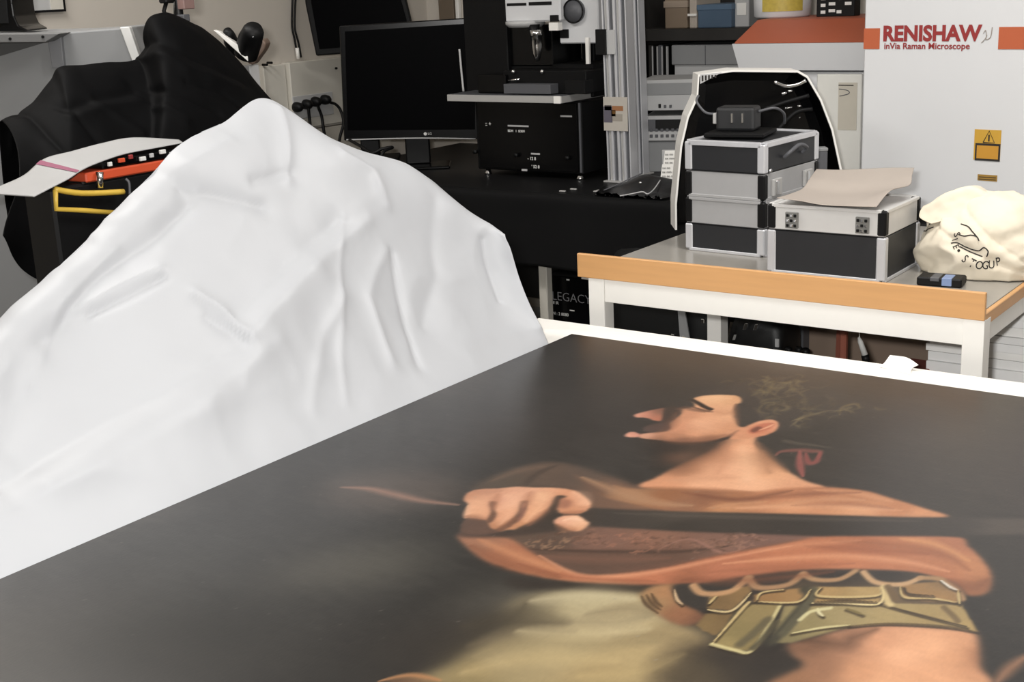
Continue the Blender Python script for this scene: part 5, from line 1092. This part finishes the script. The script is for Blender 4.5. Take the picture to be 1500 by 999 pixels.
# upper cloak over the shoulders
F_([(-1.151, 1.717), (-1.101, 1.699), (-1.039, 1.707), (-0.986, 1.734), (-0.942, 1.755), (-0.86, 1.791), (-0.824, 1.827), (-0.77, 1.865), (-0.711, 1.881), (-0.677, 1.875), (-0.609, 1.858), (-0.565, 1.842), (-0.624, 1.803), (-0.768, 1.736), (-0.856, 1.693), (-0.931, 1.656), (-0.987, 1.653), (-1.064, 1.66)], [(-1.09, 1.689, '6b5041'), (-1.016, 1.688, '9a7050'), (-0.973, 1.712, '94603f'), (-0.911, 1.726, '8a5a40'), (-0.864, 1.753, '9c6645'), (-0.823, 1.776, 'b97a56'), (-0.771, 1.826, 'ab7050'), (-0.71, 1.851, 'b0744f'), (-0.689, 1.798, 'd0946a'), (-0.775, 1.753, 'c98b63'), (-0.863, 1.708, 'b98057'), (-0.637, 1.842, 'b5764f'), (-0.601, 1.833, 'c98a60'), (-0.924, 1.678, '8e6248')], soft=.004)
for pts, c, w_ in (([(-1.13, 1.711), (-1.047, 1.686), (-0.976, 1.674), (-0.916, 1.693)], 'a98060', .008), ([(-0.931, 1.736), (-0.862, 1.749), (-0.83, 1.793), (-0.808, 1.825)], '7c4e38', .006), ([(-0.871, 1.708), (-0.811, 1.752), (-0.75, 1.818), (-0.696, 1.843)], 'c28a64', .007), ([(-0.889, 1.698), (-0.856, 1.737), (-0.824, 1.763)], 'bb8660', .006), ([(-0.783, 1.769), (-0.713, 1.814), (-0.647, 1.831)], '9a6346', .006), ([(-0.779, 1.845), (-0.715, 1.863), (-0.657, 1.858)], 'c78c64', .005)):
    S_(pts, c, wd=w_, soft=.9, op=.7)
# brocade band and dim inner lining under the staff
F_([(-1.104, 1.449), (-1.07, 1.498), (-1.011, 1.55), (-0.882, 1.601), (-0.702, 1.682), (-0.733, 1.634), (-0.799, 1.549), (-0.851, 1.467), (-0.908, 1.413), (-0.951, 1.403), (-1.024, 1.423)], [(-1.027, 1.454, '5a473c'), (-0.965, 1.505, '7a584a'), (-0.902, 1.555, '835c4a'), (-0.814, 1.6, '7c5a4c'), (-0.944, 1.436, '5c463b'), (-0.869, 1.498, '6a4a3c'), (-0.782, 1.624, '75564b'), (-1.059, 1.464, '5d4a3e')], soft=.005)
F_([(-1.036, 1.433), (-0.948, 1.478), (-0.816, 1.561), (-0.832, 1.509), (-0.876, 1.452), (-0.942, 1.414)], '5b4438', soft=.008, op=.7)
S_([(-1.042, 1.432), (-0.948, 1.478), (-0.847, 1.537), (-0.791, 1.597)], '49362d', wd=.004, soft=.8, op=.8)
S_([(-1.016, 1.42), (-0.934, 1.455), (-0.853, 1.507)], '775343', wd=.008, soft=.9, op=.6)
rs_ = random.Random(3)
for cx_, cy_, w_, h_, c in [(-1.034, 1.473, 0.028, 0.035, 'a07a5c'), (-0.982, 1.509, 0.03, 0.035, '8a624e'), (-0.922, 1.53, 0.034, 0.04, 'a06c55'), (-0.818, 1.576, 0.03, 0.03, '8b6552'), (-0.791, 1.619, 0.03, 0.03, '98705c'), (-0.876, 1.559, 0.02, 0.03, '84604e')]:
    for k in range(26):
        a = rs_.random() * 6.28; r = rs_.random() ** .6
        x, y = cx_ + math.cos(a) * r * w_, cy_ + math.sin(a) * r * h_; b = rs_.random() * 6.28
        S_([(x, y), (x + .006 * math.cos(b), y + .009 * math.sin(b)), (x + .010 * math.cos(b + .8), y + .014 * math.sin(b + .8))], c if k % 3 else '5a4033', wd=.0017, soft=.8, op=.5)
S_([(-0.88, 1.526), (-0.859, 1.58), (-0.795, 1.562), (-0.772, 1.603)], '93695a', wd=.0022, soft=.7, op=.6)
# lower cloak: the wide red-brown sweep
F_([(-1.162, 1.416), (-1.138, 1.436), (-1.096, 1.451), (-1.024, 1.423), (-0.95, 1.401), (-0.907, 1.412), (-0.851, 1.467), (-0.799, 1.549), (-0.734, 1.636), (-0.697, 1.685), (-0.619, 1.735), (-0.531, 1.778), (-0.51, 1.755), (-0.49, 1.735), (-0.46, 1.691), (-0.445, 1.647), (-0.446, 1.614), (-0.465, 1.603), (-0.49, 1.625), (-0.543, 1.633), (-0.603, 1.602), (-0.684, 1.525), (-0.757, 1.468), (-0.842, 1.413), (-0.937, 1.372), (-1.011, 1.363), (-1.084, 1.372)], [(-1.119, 1.41, '9b6a50'), (-1.058, 1.395, 'a4684a'), (-0.982, 1.388, 'ad6e4c'), (-0.908, 1.396, 'c07b56'), (-0.836, 1.44, 'b06b4b'), (-0.764, 1.503, 'ad6a4d'), (-0.711, 1.585, 'b5704f'), (-0.647, 1.675, 'aa6848'), (-0.585, 1.725, 'b3724f'), (-0.532, 1.742, 'a96b4c'), (-0.48, 1.695, 'b67850'), (-0.453, 1.637, '96603f'), (-0.509, 1.641, 'ab6b49'), (-0.63, 1.607, 'b87350'), (-0.688, 1.535, '985c40'), (-0.798, 1.448, '8e573d')], soft=.004)
for pts, c, w_ in (([(-1.017, 1.422), (-0.944, 1.397), (-0.903, 1.406), (-0.847, 1.459), (-0.786, 1.546), (-0.722, 1.632)], 'cf8d68', .005), ([(-0.778, 1.53), (-0.713, 1.589), (-0.642, 1.638), (-0.563, 1.661), (-0.506, 1.66)], 'd19069', .006), ([(-0.599, 1.733), (-0.55, 1.737), (-0.493, 1.707)], 'cc905f', .006), ([(-1.027, 1.385), (-0.936, 1.387), (-0.832, 1.433)], '96593f', .005), ([(-0.705, 1.642), (-0.617, 1.676), (-0.548, 1.701)], '95583e', .007), ([(-1.129, 1.424), (-1.041, 1.405), (-0.962, 1.392)], 'bd805a', .006), ([(-0.782, 1.497), (-0.708, 1.556), (-0.625, 1.62)], '9c5f44', .006)):
    S_(pts, c, wd=w_, soft=.9, op=.65)
# pale cloth of the tunic
F_([(-0.97, 1.266), (-0.954, 1.322), (-0.903, 1.372), (-0.83, 1.401), (-0.788, 1.365), (-0.742, 1.345), (-0.693, 1.328), (-0.674, 1.272), (-0.652, 1.212), (-0.924, 1.046), (-0.938, 1.102), (-0.939, 1.172), (-0.94, 1.224)], [(-0.876, 1.329, 'a89a76'), (-0.942, 1.297, '948768'), (-0.807, 1.336, 'a99872'), (-0.843, 1.23, 'a3916a'), (-0.753, 1.244, 'a28d63'), (-0.884, 1.155, '94835f'), (-0.895, 1.1, '85744f'), (-0.728, 1.319, '9c8760'), (-0.691, 1.252, '7d6c4d'), (-0.974, 1.248, '6b6250'), (-0.762, 1.181, '97825a'), (-0.898, 1.249, '8e8162')], soft=.012)
for pts, c, w_, o_ in (([(-0.978, 1.195), (-0.954, 1.222), (-0.916, 1.245), (-0.869, 1.269)], '4a4133', .016, .55), ([(-0.871, 1.272), (-0.818, 1.303), (-0.788, 1.339)], '8a7c60', .010, .5), ([(-0.949, 1.116), (-0.949, 1.186), (-0.939, 1.246), (-0.946, 1.287)], '3c352b', .03, .6), ([(-0.941, 1.161), (-0.907, 1.216), (-0.849, 1.255)], '6a5d48', .012, .5), ([(-0.86, 1.304), (-0.823, 1.345), (-0.785, 1.35)], '7a6c52', .010, .5), ([(-0.797, 1.268), (-0.757, 1.302), (-0.712, 1.308)], '7d6d4e', .012, .5), ([(-0.711, 1.221), (-0.703, 1.274), (-0.69, 1.301)], '4a3f30', .02, .6), ([(-0.91, 1.221), (-0.838, 1.253), (-0.772, 1.31)], 'b5a57e', .012, .6), ([(-0.918, 1.144), (-0.894, 1.199), (-0.816, 1.235), (-0.748, 1.286)], '8a7a58', .012, .5), ([(-0.944, 1.3), (-0.89, 1.351), (-0.829, 1.373)], 'b8ab88', .012, .6), ([(-0.907, 1.102), (-0.855, 1.172), (-0.765, 1.217)], 'b09a6c', .012, .5), ([(-0.783, 1.168), (-0.725, 1.213), (-0.703, 1.274)], 'ab9566', .010, .5)):
    S_(pts, c, wd=w_, soft=1., op=o_)
F_([(-1.013, 1.341), (-0.916, 1.374), (-0.824, 1.419), (-0.786, 1.426), (-0.831, 1.395), (-0.909, 1.363), (-0.979, 1.317)], '322a25', soft=.008, op=.8)
# dark gap and lit limb below the skirt of straps
F_([(-0.693, 1.311), (-0.625, 1.345), (-0.602, 1.366), (-0.578, 1.319), (-0.576, 1.262), (-0.685, 1.195), (-0.696, 1.247)], [(-0.611, 1.314, '302a26'), (-0.647, 1.308, '37302a'), (-0.665, 1.236, '4a4032')], soft=.012, op=.95)
F_([(-0.607, 1.364), (-0.593, 1.384), (-0.559, 1.441), (-0.522, 1.474), (-0.462, 1.5), (-0.428, 1.51), (-0.411, 1.482), (-0.394, 1.43), (-0.379, 1.375), (-0.576, 1.255), (-0.57, 1.324), (-0.591, 1.341)], [(-0.481, 1.408, 'dda27a'), (-0.452, 1.449, 'dba077'), (-0.515, 1.419, 'c98e69'), (-0.543, 1.402, '9c6e53'), (-0.58, 1.372, '77543f'), (-0.548, 1.33, '8d6349'), (-0.508, 1.347, 'c18862'), (-0.426, 1.441, 'cc9168'), (-0.407, 1.453, 'a06c4c'), (-0.435, 1.369, 'cf946c'), (-0.559, 1.293, '8a6145'), (-0.474, 1.345, 'd0966e'), (-0.431, 1.486, 'c98f68')], soft=.005)
S_([(-0.593, 1.384), (-0.549, 1.398), (-0.546, 1.417), (-0.529, 1.455)], '5b4030', wd=.010, soft=1., op=.6)
# ring of the sleeve strap
F_([(-0.83, 1.388), (-0.826, 1.422), (-0.802, 1.436), (-0.776, 1.4), (-0.74, 1.385), (-0.722, 1.37), (-0.739, 1.34), (-0.778, 1.349), (-0.802, 1.366)], [(-0.806, 1.401, 'a8764f'), (-0.754, 1.368, '8d5f42'), (-0.731, 1.368, '6f4b38'), (-0.81, 1.38, '8d7551')], soft=.004)
for d in (0, 18, 36): S_([(-0.827, 1.386), (-0.808, 1.367), (-0.782, 1.353)] if d == 0 else ([(-0.823, 1.392), (-0.803, 1.373), (-0.784, 1.363)] if d == 18 else [(-0.819, 1.399), (-0.802, 1.381), (-0.787, 1.372)]), '4e3a28', wd=.0024, soft=.6, op=.8)
# gold straps: dark field, plates, flaps
F_([(-0.805, 1.434), (-0.773, 1.463), (-0.729, 1.514), (-0.673, 1.568), (-0.61, 1.607), (-0.54, 1.634), (-0.486, 1.627), (-0.462, 1.586), (-0.481, 1.557), (-0.659, 1.451), (-0.707, 1.405), (-0.744, 1.392), (-0.774, 1.396)], [(-0.768, 1.414, '37322e'), (-0.704, 1.513, '322d2a'), (-0.644, 1.574, '35302d'), (-0.571, 1.606, '332e2b'), (-0.642, 1.498, '5a4a38'), (-0.554, 1.559, '6a5740')], soft=.004)
for poly, kk in (([(-0.725, 1.35), (-0.73, 1.384), (-0.701, 1.408), (-0.691, 1.362), (-0.692, 1.338), (-0.711, 1.341)], [(-0.714, 1.366, '8c7850'), (-0.703, 1.381, '7d6847')]),
                 ([(-0.7, 1.431), (-0.659, 1.46), (-0.646, 1.389), (-0.637, 1.325), (-0.655, 1.317), (-0.686, 1.316)], [(-0.672, 1.357, '8e8258'), (-0.668, 1.419, '9a8c60'), (-0.668, 1.327, 'a59866'), (-0.645, 1.341, '8c8056')]),
                 ([(-0.653, 1.455), (-0.618, 1.477), (-0.549, 1.526), (-0.461, 1.573), (-0.421, 1.511), (-0.463, 1.502), (-0.523, 1.475), (-0.56, 1.444), (-0.604, 1.369), (-0.626, 1.355)], [(-0.608, 1.42, '9a9166'), (-0.573, 1.476, 'aca073'), (-0.532, 1.5, 'b5a574'), (-0.469, 1.521, 'b09d6b'), (-0.617, 1.374, '8a8460'), (-0.433, 1.513, 'b6a06a')]),
                 ([(-0.75, 1.432), (-0.742, 1.45), (-0.718, 1.486), (-0.707, 1.471), (-0.705, 1.409), (-0.734, 1.396)], [(-0.733, 1.425, '826c49'), (-0.716, 1.454, '957a52')]),
                 ([(-0.7, 1.465), (-0.673, 1.497), (-0.646, 1.523), (-0.641, 1.515), (-0.642, 1.474), (-0.691, 1.445)], [(-0.682, 1.465, 'a07d52'), (-0.656, 1.494, 'ab8a5b')]),
                 ([(-0.64, 1.527), (-0.603, 1.549), (-0.564, 1.572), (-0.552, 1.524), (-0.591, 1.502), (-0.627, 1.481)], [(-0.621, 1.52, 'b79a67'), (-0.581, 1.534, 'c0a873'), (-0.591, 1.51, 'a58c5c')]),
                 ([(-0.548, 1.586), (-0.527, 1.608), (-0.502, 1.627), (-0.472, 1.597), (-0.466, 1.573), (-0.5, 1.56), (-0.529, 1.55)], [(-0.524, 1.577, 'a9875a'), (-0.491, 1.587, 'b08c5b'), (-0.494, 1.618, '8f7756')])):
    kk = [(x, y, '%02x%02x%02x' % tuple(int(v * 255 * f_) for v, f_ in zip(h3(c), (.88, .84, .80)))) for x, y, c in kk]
    F_(poly, kk, soft=.0018, sm=False)
GL, GD = 'c0a873', '3f3122'
for pts, c, w_ in (([(-0.782, 1.448), (-0.763, 1.434), (-0.744, 1.442), (-0.73, 1.463), (-0.729, 1.506)], 'b68a61', .007), ([(-0.729, 1.506), (-0.708, 1.487), (-0.688, 1.497), (-0.673, 1.519), (-0.671, 1.555)], 'a67e5a', .007), ([(-0.671, 1.555), (-0.652, 1.547), (-0.632, 1.555), (-0.62, 1.57), (-0.614, 1.599)], 'ad865f', .006), ([(-0.603, 1.601), (-0.581, 1.581), (-0.559, 1.583), (-0.542, 1.597), (-0.532, 1.622)], 'c19a70', .006), ([(-0.532, 1.622), (-0.509, 1.631), (-0.481, 1.612), (-0.465, 1.589)], 'a58059', .006),
        ([(-0.686, 1.316), (-0.696, 1.431), (-0.695, 1.437)], GL, .0032), ([(-0.686, 1.316), (-0.655, 1.317), (-0.637, 1.325), (-0.646, 1.389), (-0.659, 1.458)], 'c3b580', .0034), ([(-0.643, 1.408), (-0.638, 1.357), (-0.638, 1.333)], '4f4836', .006), ([(-0.655, 1.409), (-0.654, 1.368), (-0.656, 1.334)], '5d543e', .008),
        ([(-0.649, 1.513), (-0.635, 1.493), (-0.629, 1.425), (-0.626, 1.359)], '3d3a30', .010), ([(-0.639, 1.518), (-0.629, 1.469), (-0.623, 1.387)], '57523f', .008),
        ([(-0.691, 1.447), (-0.643, 1.474), (-0.643, 1.516)], GL, .0026), ([(-0.69, 1.451), (-0.694, 1.475), (-0.673, 1.498)], GL, .0024), ([(-0.634, 1.529), (-0.625, 1.504), (-0.564, 1.541), (-0.564, 1.57)], GL, .0030), ([(-0.626, 1.48), (-0.591, 1.501), (-0.552, 1.522), (-0.561, 1.564)], 'dcc790', .0030), ([(-0.624, 1.487), (-0.59, 1.509), (-0.557, 1.526)], GD, .002),
        ([(-0.546, 1.584), (-0.53, 1.557), (-0.5, 1.571), (-0.468, 1.576)], GL, .0030), ([(-0.541, 1.585), (-0.529, 1.569), (-0.5, 1.58)], GD, .0022), ([(-0.507, 1.629), (-0.49, 1.616), (-0.478, 1.611)], 'd8d2c4', .0030), ([(-0.478, 1.611), (-0.464, 1.574)], GL, .0028),
        ([(-0.733, 1.395), (-0.705, 1.408), (-0.706, 1.467)], 'cdb583', .0028), ([(-0.739, 1.411), (-0.741, 1.435)], GL, .0026), ([(-0.55, 1.523), (-0.503, 1.519), (-0.437, 1.518)], GD, .0022), ([(-0.564, 1.572), (-0.546, 1.537), (-0.538, 1.527)], 'c8b17c', .006), ([(-0.56, 1.575), (-0.538, 1.546)], '6b563b', .006), ([(-0.478, 1.554), (-0.461, 1.538), (-0.451, 1.526)], '6e5a3c', .005), ([(-0.614, 1.471), (-0.607, 1.46), (-0.599, 1.454)], 'd5cb9e', .003), ([(-0.582, 1.488), (-0.57, 1.486), (-0.558, 1.483)], '77683f', .003), ([(-0.614, 1.392), (-0.588, 1.424), (-0.562, 1.448)], 'c2b684', .003), ([(-0.561, 1.445), (-0.523, 1.476), (-0.463, 1.504), (-0.422, 1.512)], '5c4a30', .0024), ([(-0.62, 1.43), (-0.617, 1.458), (-0.6, 1.479)], 'c4ba8b', .004), ([(-0.798, 1.424), (-0.781, 1.401), (-0.767, 1.391)], 'c7a781', .0026)):
    if w_ < .004: S_([(x + .0022, y - .0045) for x, y in pts], '32271b', wd=w_ * .8, soft=.6, op=.7, taper=False)
    S_(pts, c, wd=w_ * .72, soft=.5, op=.9, taper=w_ < .0033)
# staff
F_([(-1.051, 1.607), (-0.931, 1.656), (-0.769, 1.737), (-0.625, 1.807), (-0.539, 1.854), (-0.453, 1.9), (-0.438, 1.843), (-0.535, 1.781), (-0.669, 1.704), (-0.882, 1.601), (-1.007, 1.549)], [(-1.014, 1.584, '3f3833'), (-0.891, 1.619, '38322d'), (-0.91, 1.653, '4a423b'), (-0.717, 1.719, '352f2b'), (-0.562, 1.802, '37312d'), (-0.47, 1.855, '4a423b')], soft=.0045, sm=False)
S_([(-1.005, 1.608), (-0.817, 1.697), (-0.594, 1.807)], '554c44', wd=.005, soft=1., op=.6)
# fist
F_([(-1.158, 1.415), (-1.169, 1.439), (-1.164, 1.487), (-1.123, 1.466), (-1.096, 1.482), (-1.097, 1.585), (-1.043, 1.603), (-1.011, 1.556), (-1.047, 1.503), (-1.084, 1.464), (-1.111, 1.442)], [(-1.162, 1.456, '5c463b'), (-1.101, 1.466, '463831'), (-1.079, 1.542, '3d342e'), (-1.036, 1.567, '403731')], soft=.005)
F_([(-1.241, 1.534), (-1.255, 1.562), (-1.246, 1.585), (-1.223, 1.602), (-1.202, 1.622), (-1.171, 1.636), (-1.146, 1.649), (-1.114, 1.656), (-1.084, 1.645), (-1.056, 1.622), (-1.048, 1.603), (-1.051, 1.579), (-1.077, 1.567), (-1.092, 1.575), (-1.093, 1.531), (-1.091, 1.49), (-1.108, 1.475), (-1.12, 1.462), (-1.14, 1.466), (-1.162, 1.485), (-1.194, 1.478), (-1.222, 1.521)], [(-1.218, 1.537, 'd9a07c'), (-1.243, 1.558, 'b98061'), (-1.223, 1.57, 'c78f70'), (-1.186, 1.576, 'd3977a'), (-1.145, 1.518, 'd2926e'), (-1.173, 1.598, 'd99f80'), (-1.142, 1.602, 'dba27c'), (-1.112, 1.55, 'd5966e'), (-1.094, 1.502, 'b98059'), (-1.13, 1.475, 'b27a58'), (-1.101, 1.625, 'd9966f'), (-1.068, 1.616, 'dc9f7b'), (-1.069, 1.588, 'c48560'), (-1.192, 1.491, 'd9a07a'), (-1.099, 1.605, 'a3684d')], soft=.0026)
for poly, c in (([(-1.199, 1.547), (-1.194, 1.555), (-1.19, 1.553), (-1.178, 1.532), (-1.158, 1.51), (-1.149, 1.483), (-1.159, 1.483), (-1.174, 1.515)], '64483a'), ([(-1.158, 1.574), (-1.155, 1.58), (-1.15, 1.583), (-1.132, 1.552), (-1.116, 1.509), (-1.116, 1.464), (-1.128, 1.454), (-1.126, 1.489), (-1.138, 1.538)], '5e4437'), ([(-1.118, 1.608), (-1.121, 1.625), (-1.106, 1.628), (-1.107, 1.613), (-1.094, 1.587), (-1.081, 1.541), (-1.082, 1.499), (-1.093, 1.466), (-1.101, 1.485), (-1.095, 1.53), (-1.108, 1.585)], '453830'), ([(-1.193, 1.477), (-1.161, 1.484), (-1.139, 1.466), (-1.119, 1.461), (-1.136, 1.439), (-1.168, 1.433)], '624a3e')):
    F_(poly, c, soft=.0026, op=.92)
S_([(-1.148, 1.57), (-1.13, 1.54), (-1.116, 1.509)], '8d5f50', wd=.004, soft=.9, op=.7)
F_([(-1.109, 1.616), (-1.097, 1.618), (-1.084, 1.61), (-1.078, 1.59), (-1.091, 1.586)], '9a6650', soft=.004, op=.8)
F_([(-1.067, 1.533), (-1.068, 1.558), (-1.05, 1.572), (-1.029, 1.563), (-1.018, 1.557), (-1.014, 1.547), (-1.013, 1.526), (-1.024, 1.519), (-1.045, 1.524)], [(-1.054, 1.544, 'e0a888'), (-1.031, 1.551, 'e2ae8a'), (-1.025, 1.526, 'c98f68'), (-1.06, 1.534, 'cf9172')], soft=.0025)
S_([(-1.057, 1.545), (-1.05, 1.559), (-1.032, 1.56)], 'e8bb9a', wd=.004, soft=.9, op=.6)
S_([(-1.222, 1.521), (-1.206, 1.496), (-1.194, 1.478)], 'e0ab88', wd=.004, soft=.9, op=.7)
S_([(-1.17, 1.53), (-1.165, 1.554), (-1.163, 1.575)], 'dfa584', wd=.008, soft=1., op=.5)
for pts, c, w_, o_ in (([(-1.252, 1.573), (-1.226, 1.582), (-1.212, 1.596)], 'b07a60', .006, .6), ([(-1.208, 1.582), (-1.196, 1.557), (-1.176, 1.527)], 'a87055', .006, .55), ([(-1.168, 1.615), (-1.154, 1.587), (-1.141, 1.56)], 'a87055', .007, .55), ([(-1.194, 1.586), (-1.175, 1.576), (-1.147, 1.53), (-1.132, 1.486)], 'e5b08e', .010, .45), ([(-1.152, 1.617), (-1.13, 1.601), (-1.116, 1.561), (-1.104, 1.515)], 'e8b48e', .010, .45), ([(-1.126, 1.516), (-1.123, 1.492), (-1.121, 1.467)], '8d5c42', .006, .6), ([(-1.102, 1.569), (-1.098, 1.538), (-1.092, 1.503)], '94624a', .006, .6), ([(-1.108, 1.649), (-1.081, 1.636), (-1.058, 1.618)], 'e8b594', .008, .5), ([(-1.076, 1.57), (-1.059, 1.577), (-1.052, 1.591)], '9a6449', .005, .6), ([(-1.059, 1.528), (-1.038, 1.521), (-1.021, 1.523)], 'a26c4e', .005, .6), ([(-1.198, 1.484), (-1.184, 1.488), (-1.164, 1.486)], '8a5c46', .005, .6)):
    S_(pts, c, wd=w_, soft=1., op=o_)
for pts, c, w_, o_ in (([(-1.123, 1.399), (-1.044, 1.375), (-0.952, 1.377)], '7a4a34', .008, .5), ([(-0.802, 1.456), (-0.723, 1.502), (-0.639, 1.581)], '7c4a35', .008, .55), ([(-0.679, 1.678), (-0.608, 1.704), (-0.532, 1.71), (-0.484, 1.677)], '8a5339', .007, .5), ([(-0.764, 1.586), (-0.707, 1.646), (-0.646, 1.698)], 'c98863', .006, .45), ([(-0.498, 1.635), (-0.463, 1.627), (-0.455, 1.66)], '7a4a32', .008, .6), ([(-0.954, 1.733), (-0.866, 1.75), (-0.784, 1.822), (-0.713, 1.869)], '7e4d37', .006, .5), ([(-0.85, 1.718), (-0.746, 1.787), (-0.634, 1.832)], 'dca27a', .006, .45), ([(-1.064, 1.705), (-1.002, 1.686), (-0.936, 1.679)], 'a87a58', .007, .5)):
    S_(pts, c, wd=w_, soft=1., op=o_)
# corner touches along the near edge
S_([(-0.367, 1.405), (-0.364, 1.441), (-0.355, 1.484)], '8a6248', wd=.008, soft=.8, op=.9)
S_([(-0.981, 1.033), (-0.958, 1.062), (-0.919, 1.072)], 'a9774d', wd=.004, soft=.7, op=.9)
F_([(-0.973, 1.041), (-0.955, 1.058), (-0.92, 1.066), (-0.905, 1.048), (-0.953, 1.019)], '75553c', soft=.006, op=.8)
# cracks and flakes of old varnish
for k in range(60):
    x, y = -1.6 + 1.2 * rs_.random(), .8 + 1.62 * rs_.random(); S_([(x, y), (x + .004 * rs_.random(), y + .006 * rs_.random())], '8d867c', wd=.0011, soft=.5, op=.35)

lum = img.mean(2, keepdims=True); img = lum + (img - lum) * .86
img = .36 + (img - .36) * 1.16
img = np.clip(img * .85 - .003, .01, 1); colr = np.where(img <= .04045, img / 12.92, ((img + .055) / 1.055) ** 2.4)
yr = np.concatenate([np.linspace(PY0, PYM, 12)[:-1], gy]); colr = np.concatenate([np.repeat(colr[:1], 11, 0), colr])
ny = len(yr); VX, VY = np.meshgrid(gx, yr)
pt = thing('oil_painting', 'unframed oil painting of a laurelled man in red-brown cloak, lying flat on the table', 'painting', (-.95, 1.40, .777))
me = bpy.data.meshes.new('canvas')
co = np.stack([VX + .95, VY - 1.40, np.full(VX.shape, .0235)], -1).reshape(-1, 3)
idx = (np.arange(ny - 1)[:, None] * NX + np.arange(NX - 1)[None, :]).reshape(-1)
quads = np.stack([idx, idx + 1, idx + NX + 1, idx + NX], 1)
me.vertices.add(len(co)); me.vertices.foreach_set('co', co.astype(np.float32).ravel())
me.loops.add(quads.size); me.loops.foreach_set('vertex_index', quads.astype(np.int32).ravel())
me.polygons.add(len(quads)); me.polygons.foreach_set('loop_start', np.arange(0, quads.size, 4, dtype=np.int32))
me.update(calc_edges=True)
at = me.color_attributes.new('paint', 'FLOAT_COLOR', 'POINT')
at.data.foreach_set('color', np.concatenate([colr.reshape(-1, 3), np.ones((len(co), 1))], 1).astype(np.float32).ravel())
cv = bpy.data.objects.new('canvas', me); COL.objects.link(cv); cv.parent = pt
m = bpy.data.materials.new('oil_paint'); m.use_nodes = True; nt = m.node_tree; b = nt.nodes['Principled BSDF']
an = nt.nodes.new('ShaderNodeAttribute'); an.attribute_name = 'paint'
tc = nt.nodes.new('ShaderNodeTexCoord'); n1 = nt.nodes.new('ShaderNodeTexNoise'); n1.inputs['Scale'].default_value = 260; n1.inputs['Detail'].default_value = 5
mp = nt.nodes.new('ShaderNodeMapping'); mp.inputs['Scale'].default_value = (1, .35, 1)
nt.links.new(tc.outputs['Object'], mp.inputs['Vector']); nt.links.new(mp.outputs['Vector'], n1.inputs['Vector'])
mr = nt.nodes.new('ShaderNodeMapRange'); mr.inputs['To Min'].default_value = .90; mr.inputs['To Max'].default_value = 1.10
nt.links.new(n1.outputs['Fac'], mr.inputs['Value'])
mu = nt.nodes.new('ShaderNodeVectorMath'); mu.operation = 'SCALE'
nt.links.new(an.outputs['Color'], mu.inputs[0]); nt.links.new(mr.outputs['Result'], mu.inputs['Scale']); nt.links.new(mu.outputs['Vector'], b.inputs['Base Color'])
bp = nt.nodes.new('ShaderNodeBump'); bp.inputs['Strength'].default_value = .12; bp.inputs['Distance'].default_value = .001
nt.links.new(n1.outputs['Fac'], bp.inputs['Height']); nt.links.new(bp.outputs['Normal'], b.inputs['Normal'])
b.inputs['Roughness'].default_value = .30; b.inputs['Specular IOR Level'].default_value = .55
me.materials.append(m)
obj('stretcher', box(PX0 + .95, PX1 + .95, PY0 - 1.4, PY1 - 1.4, 0, .0232, .0005), mat('canvas_edge', '2c2622', .7), pt)
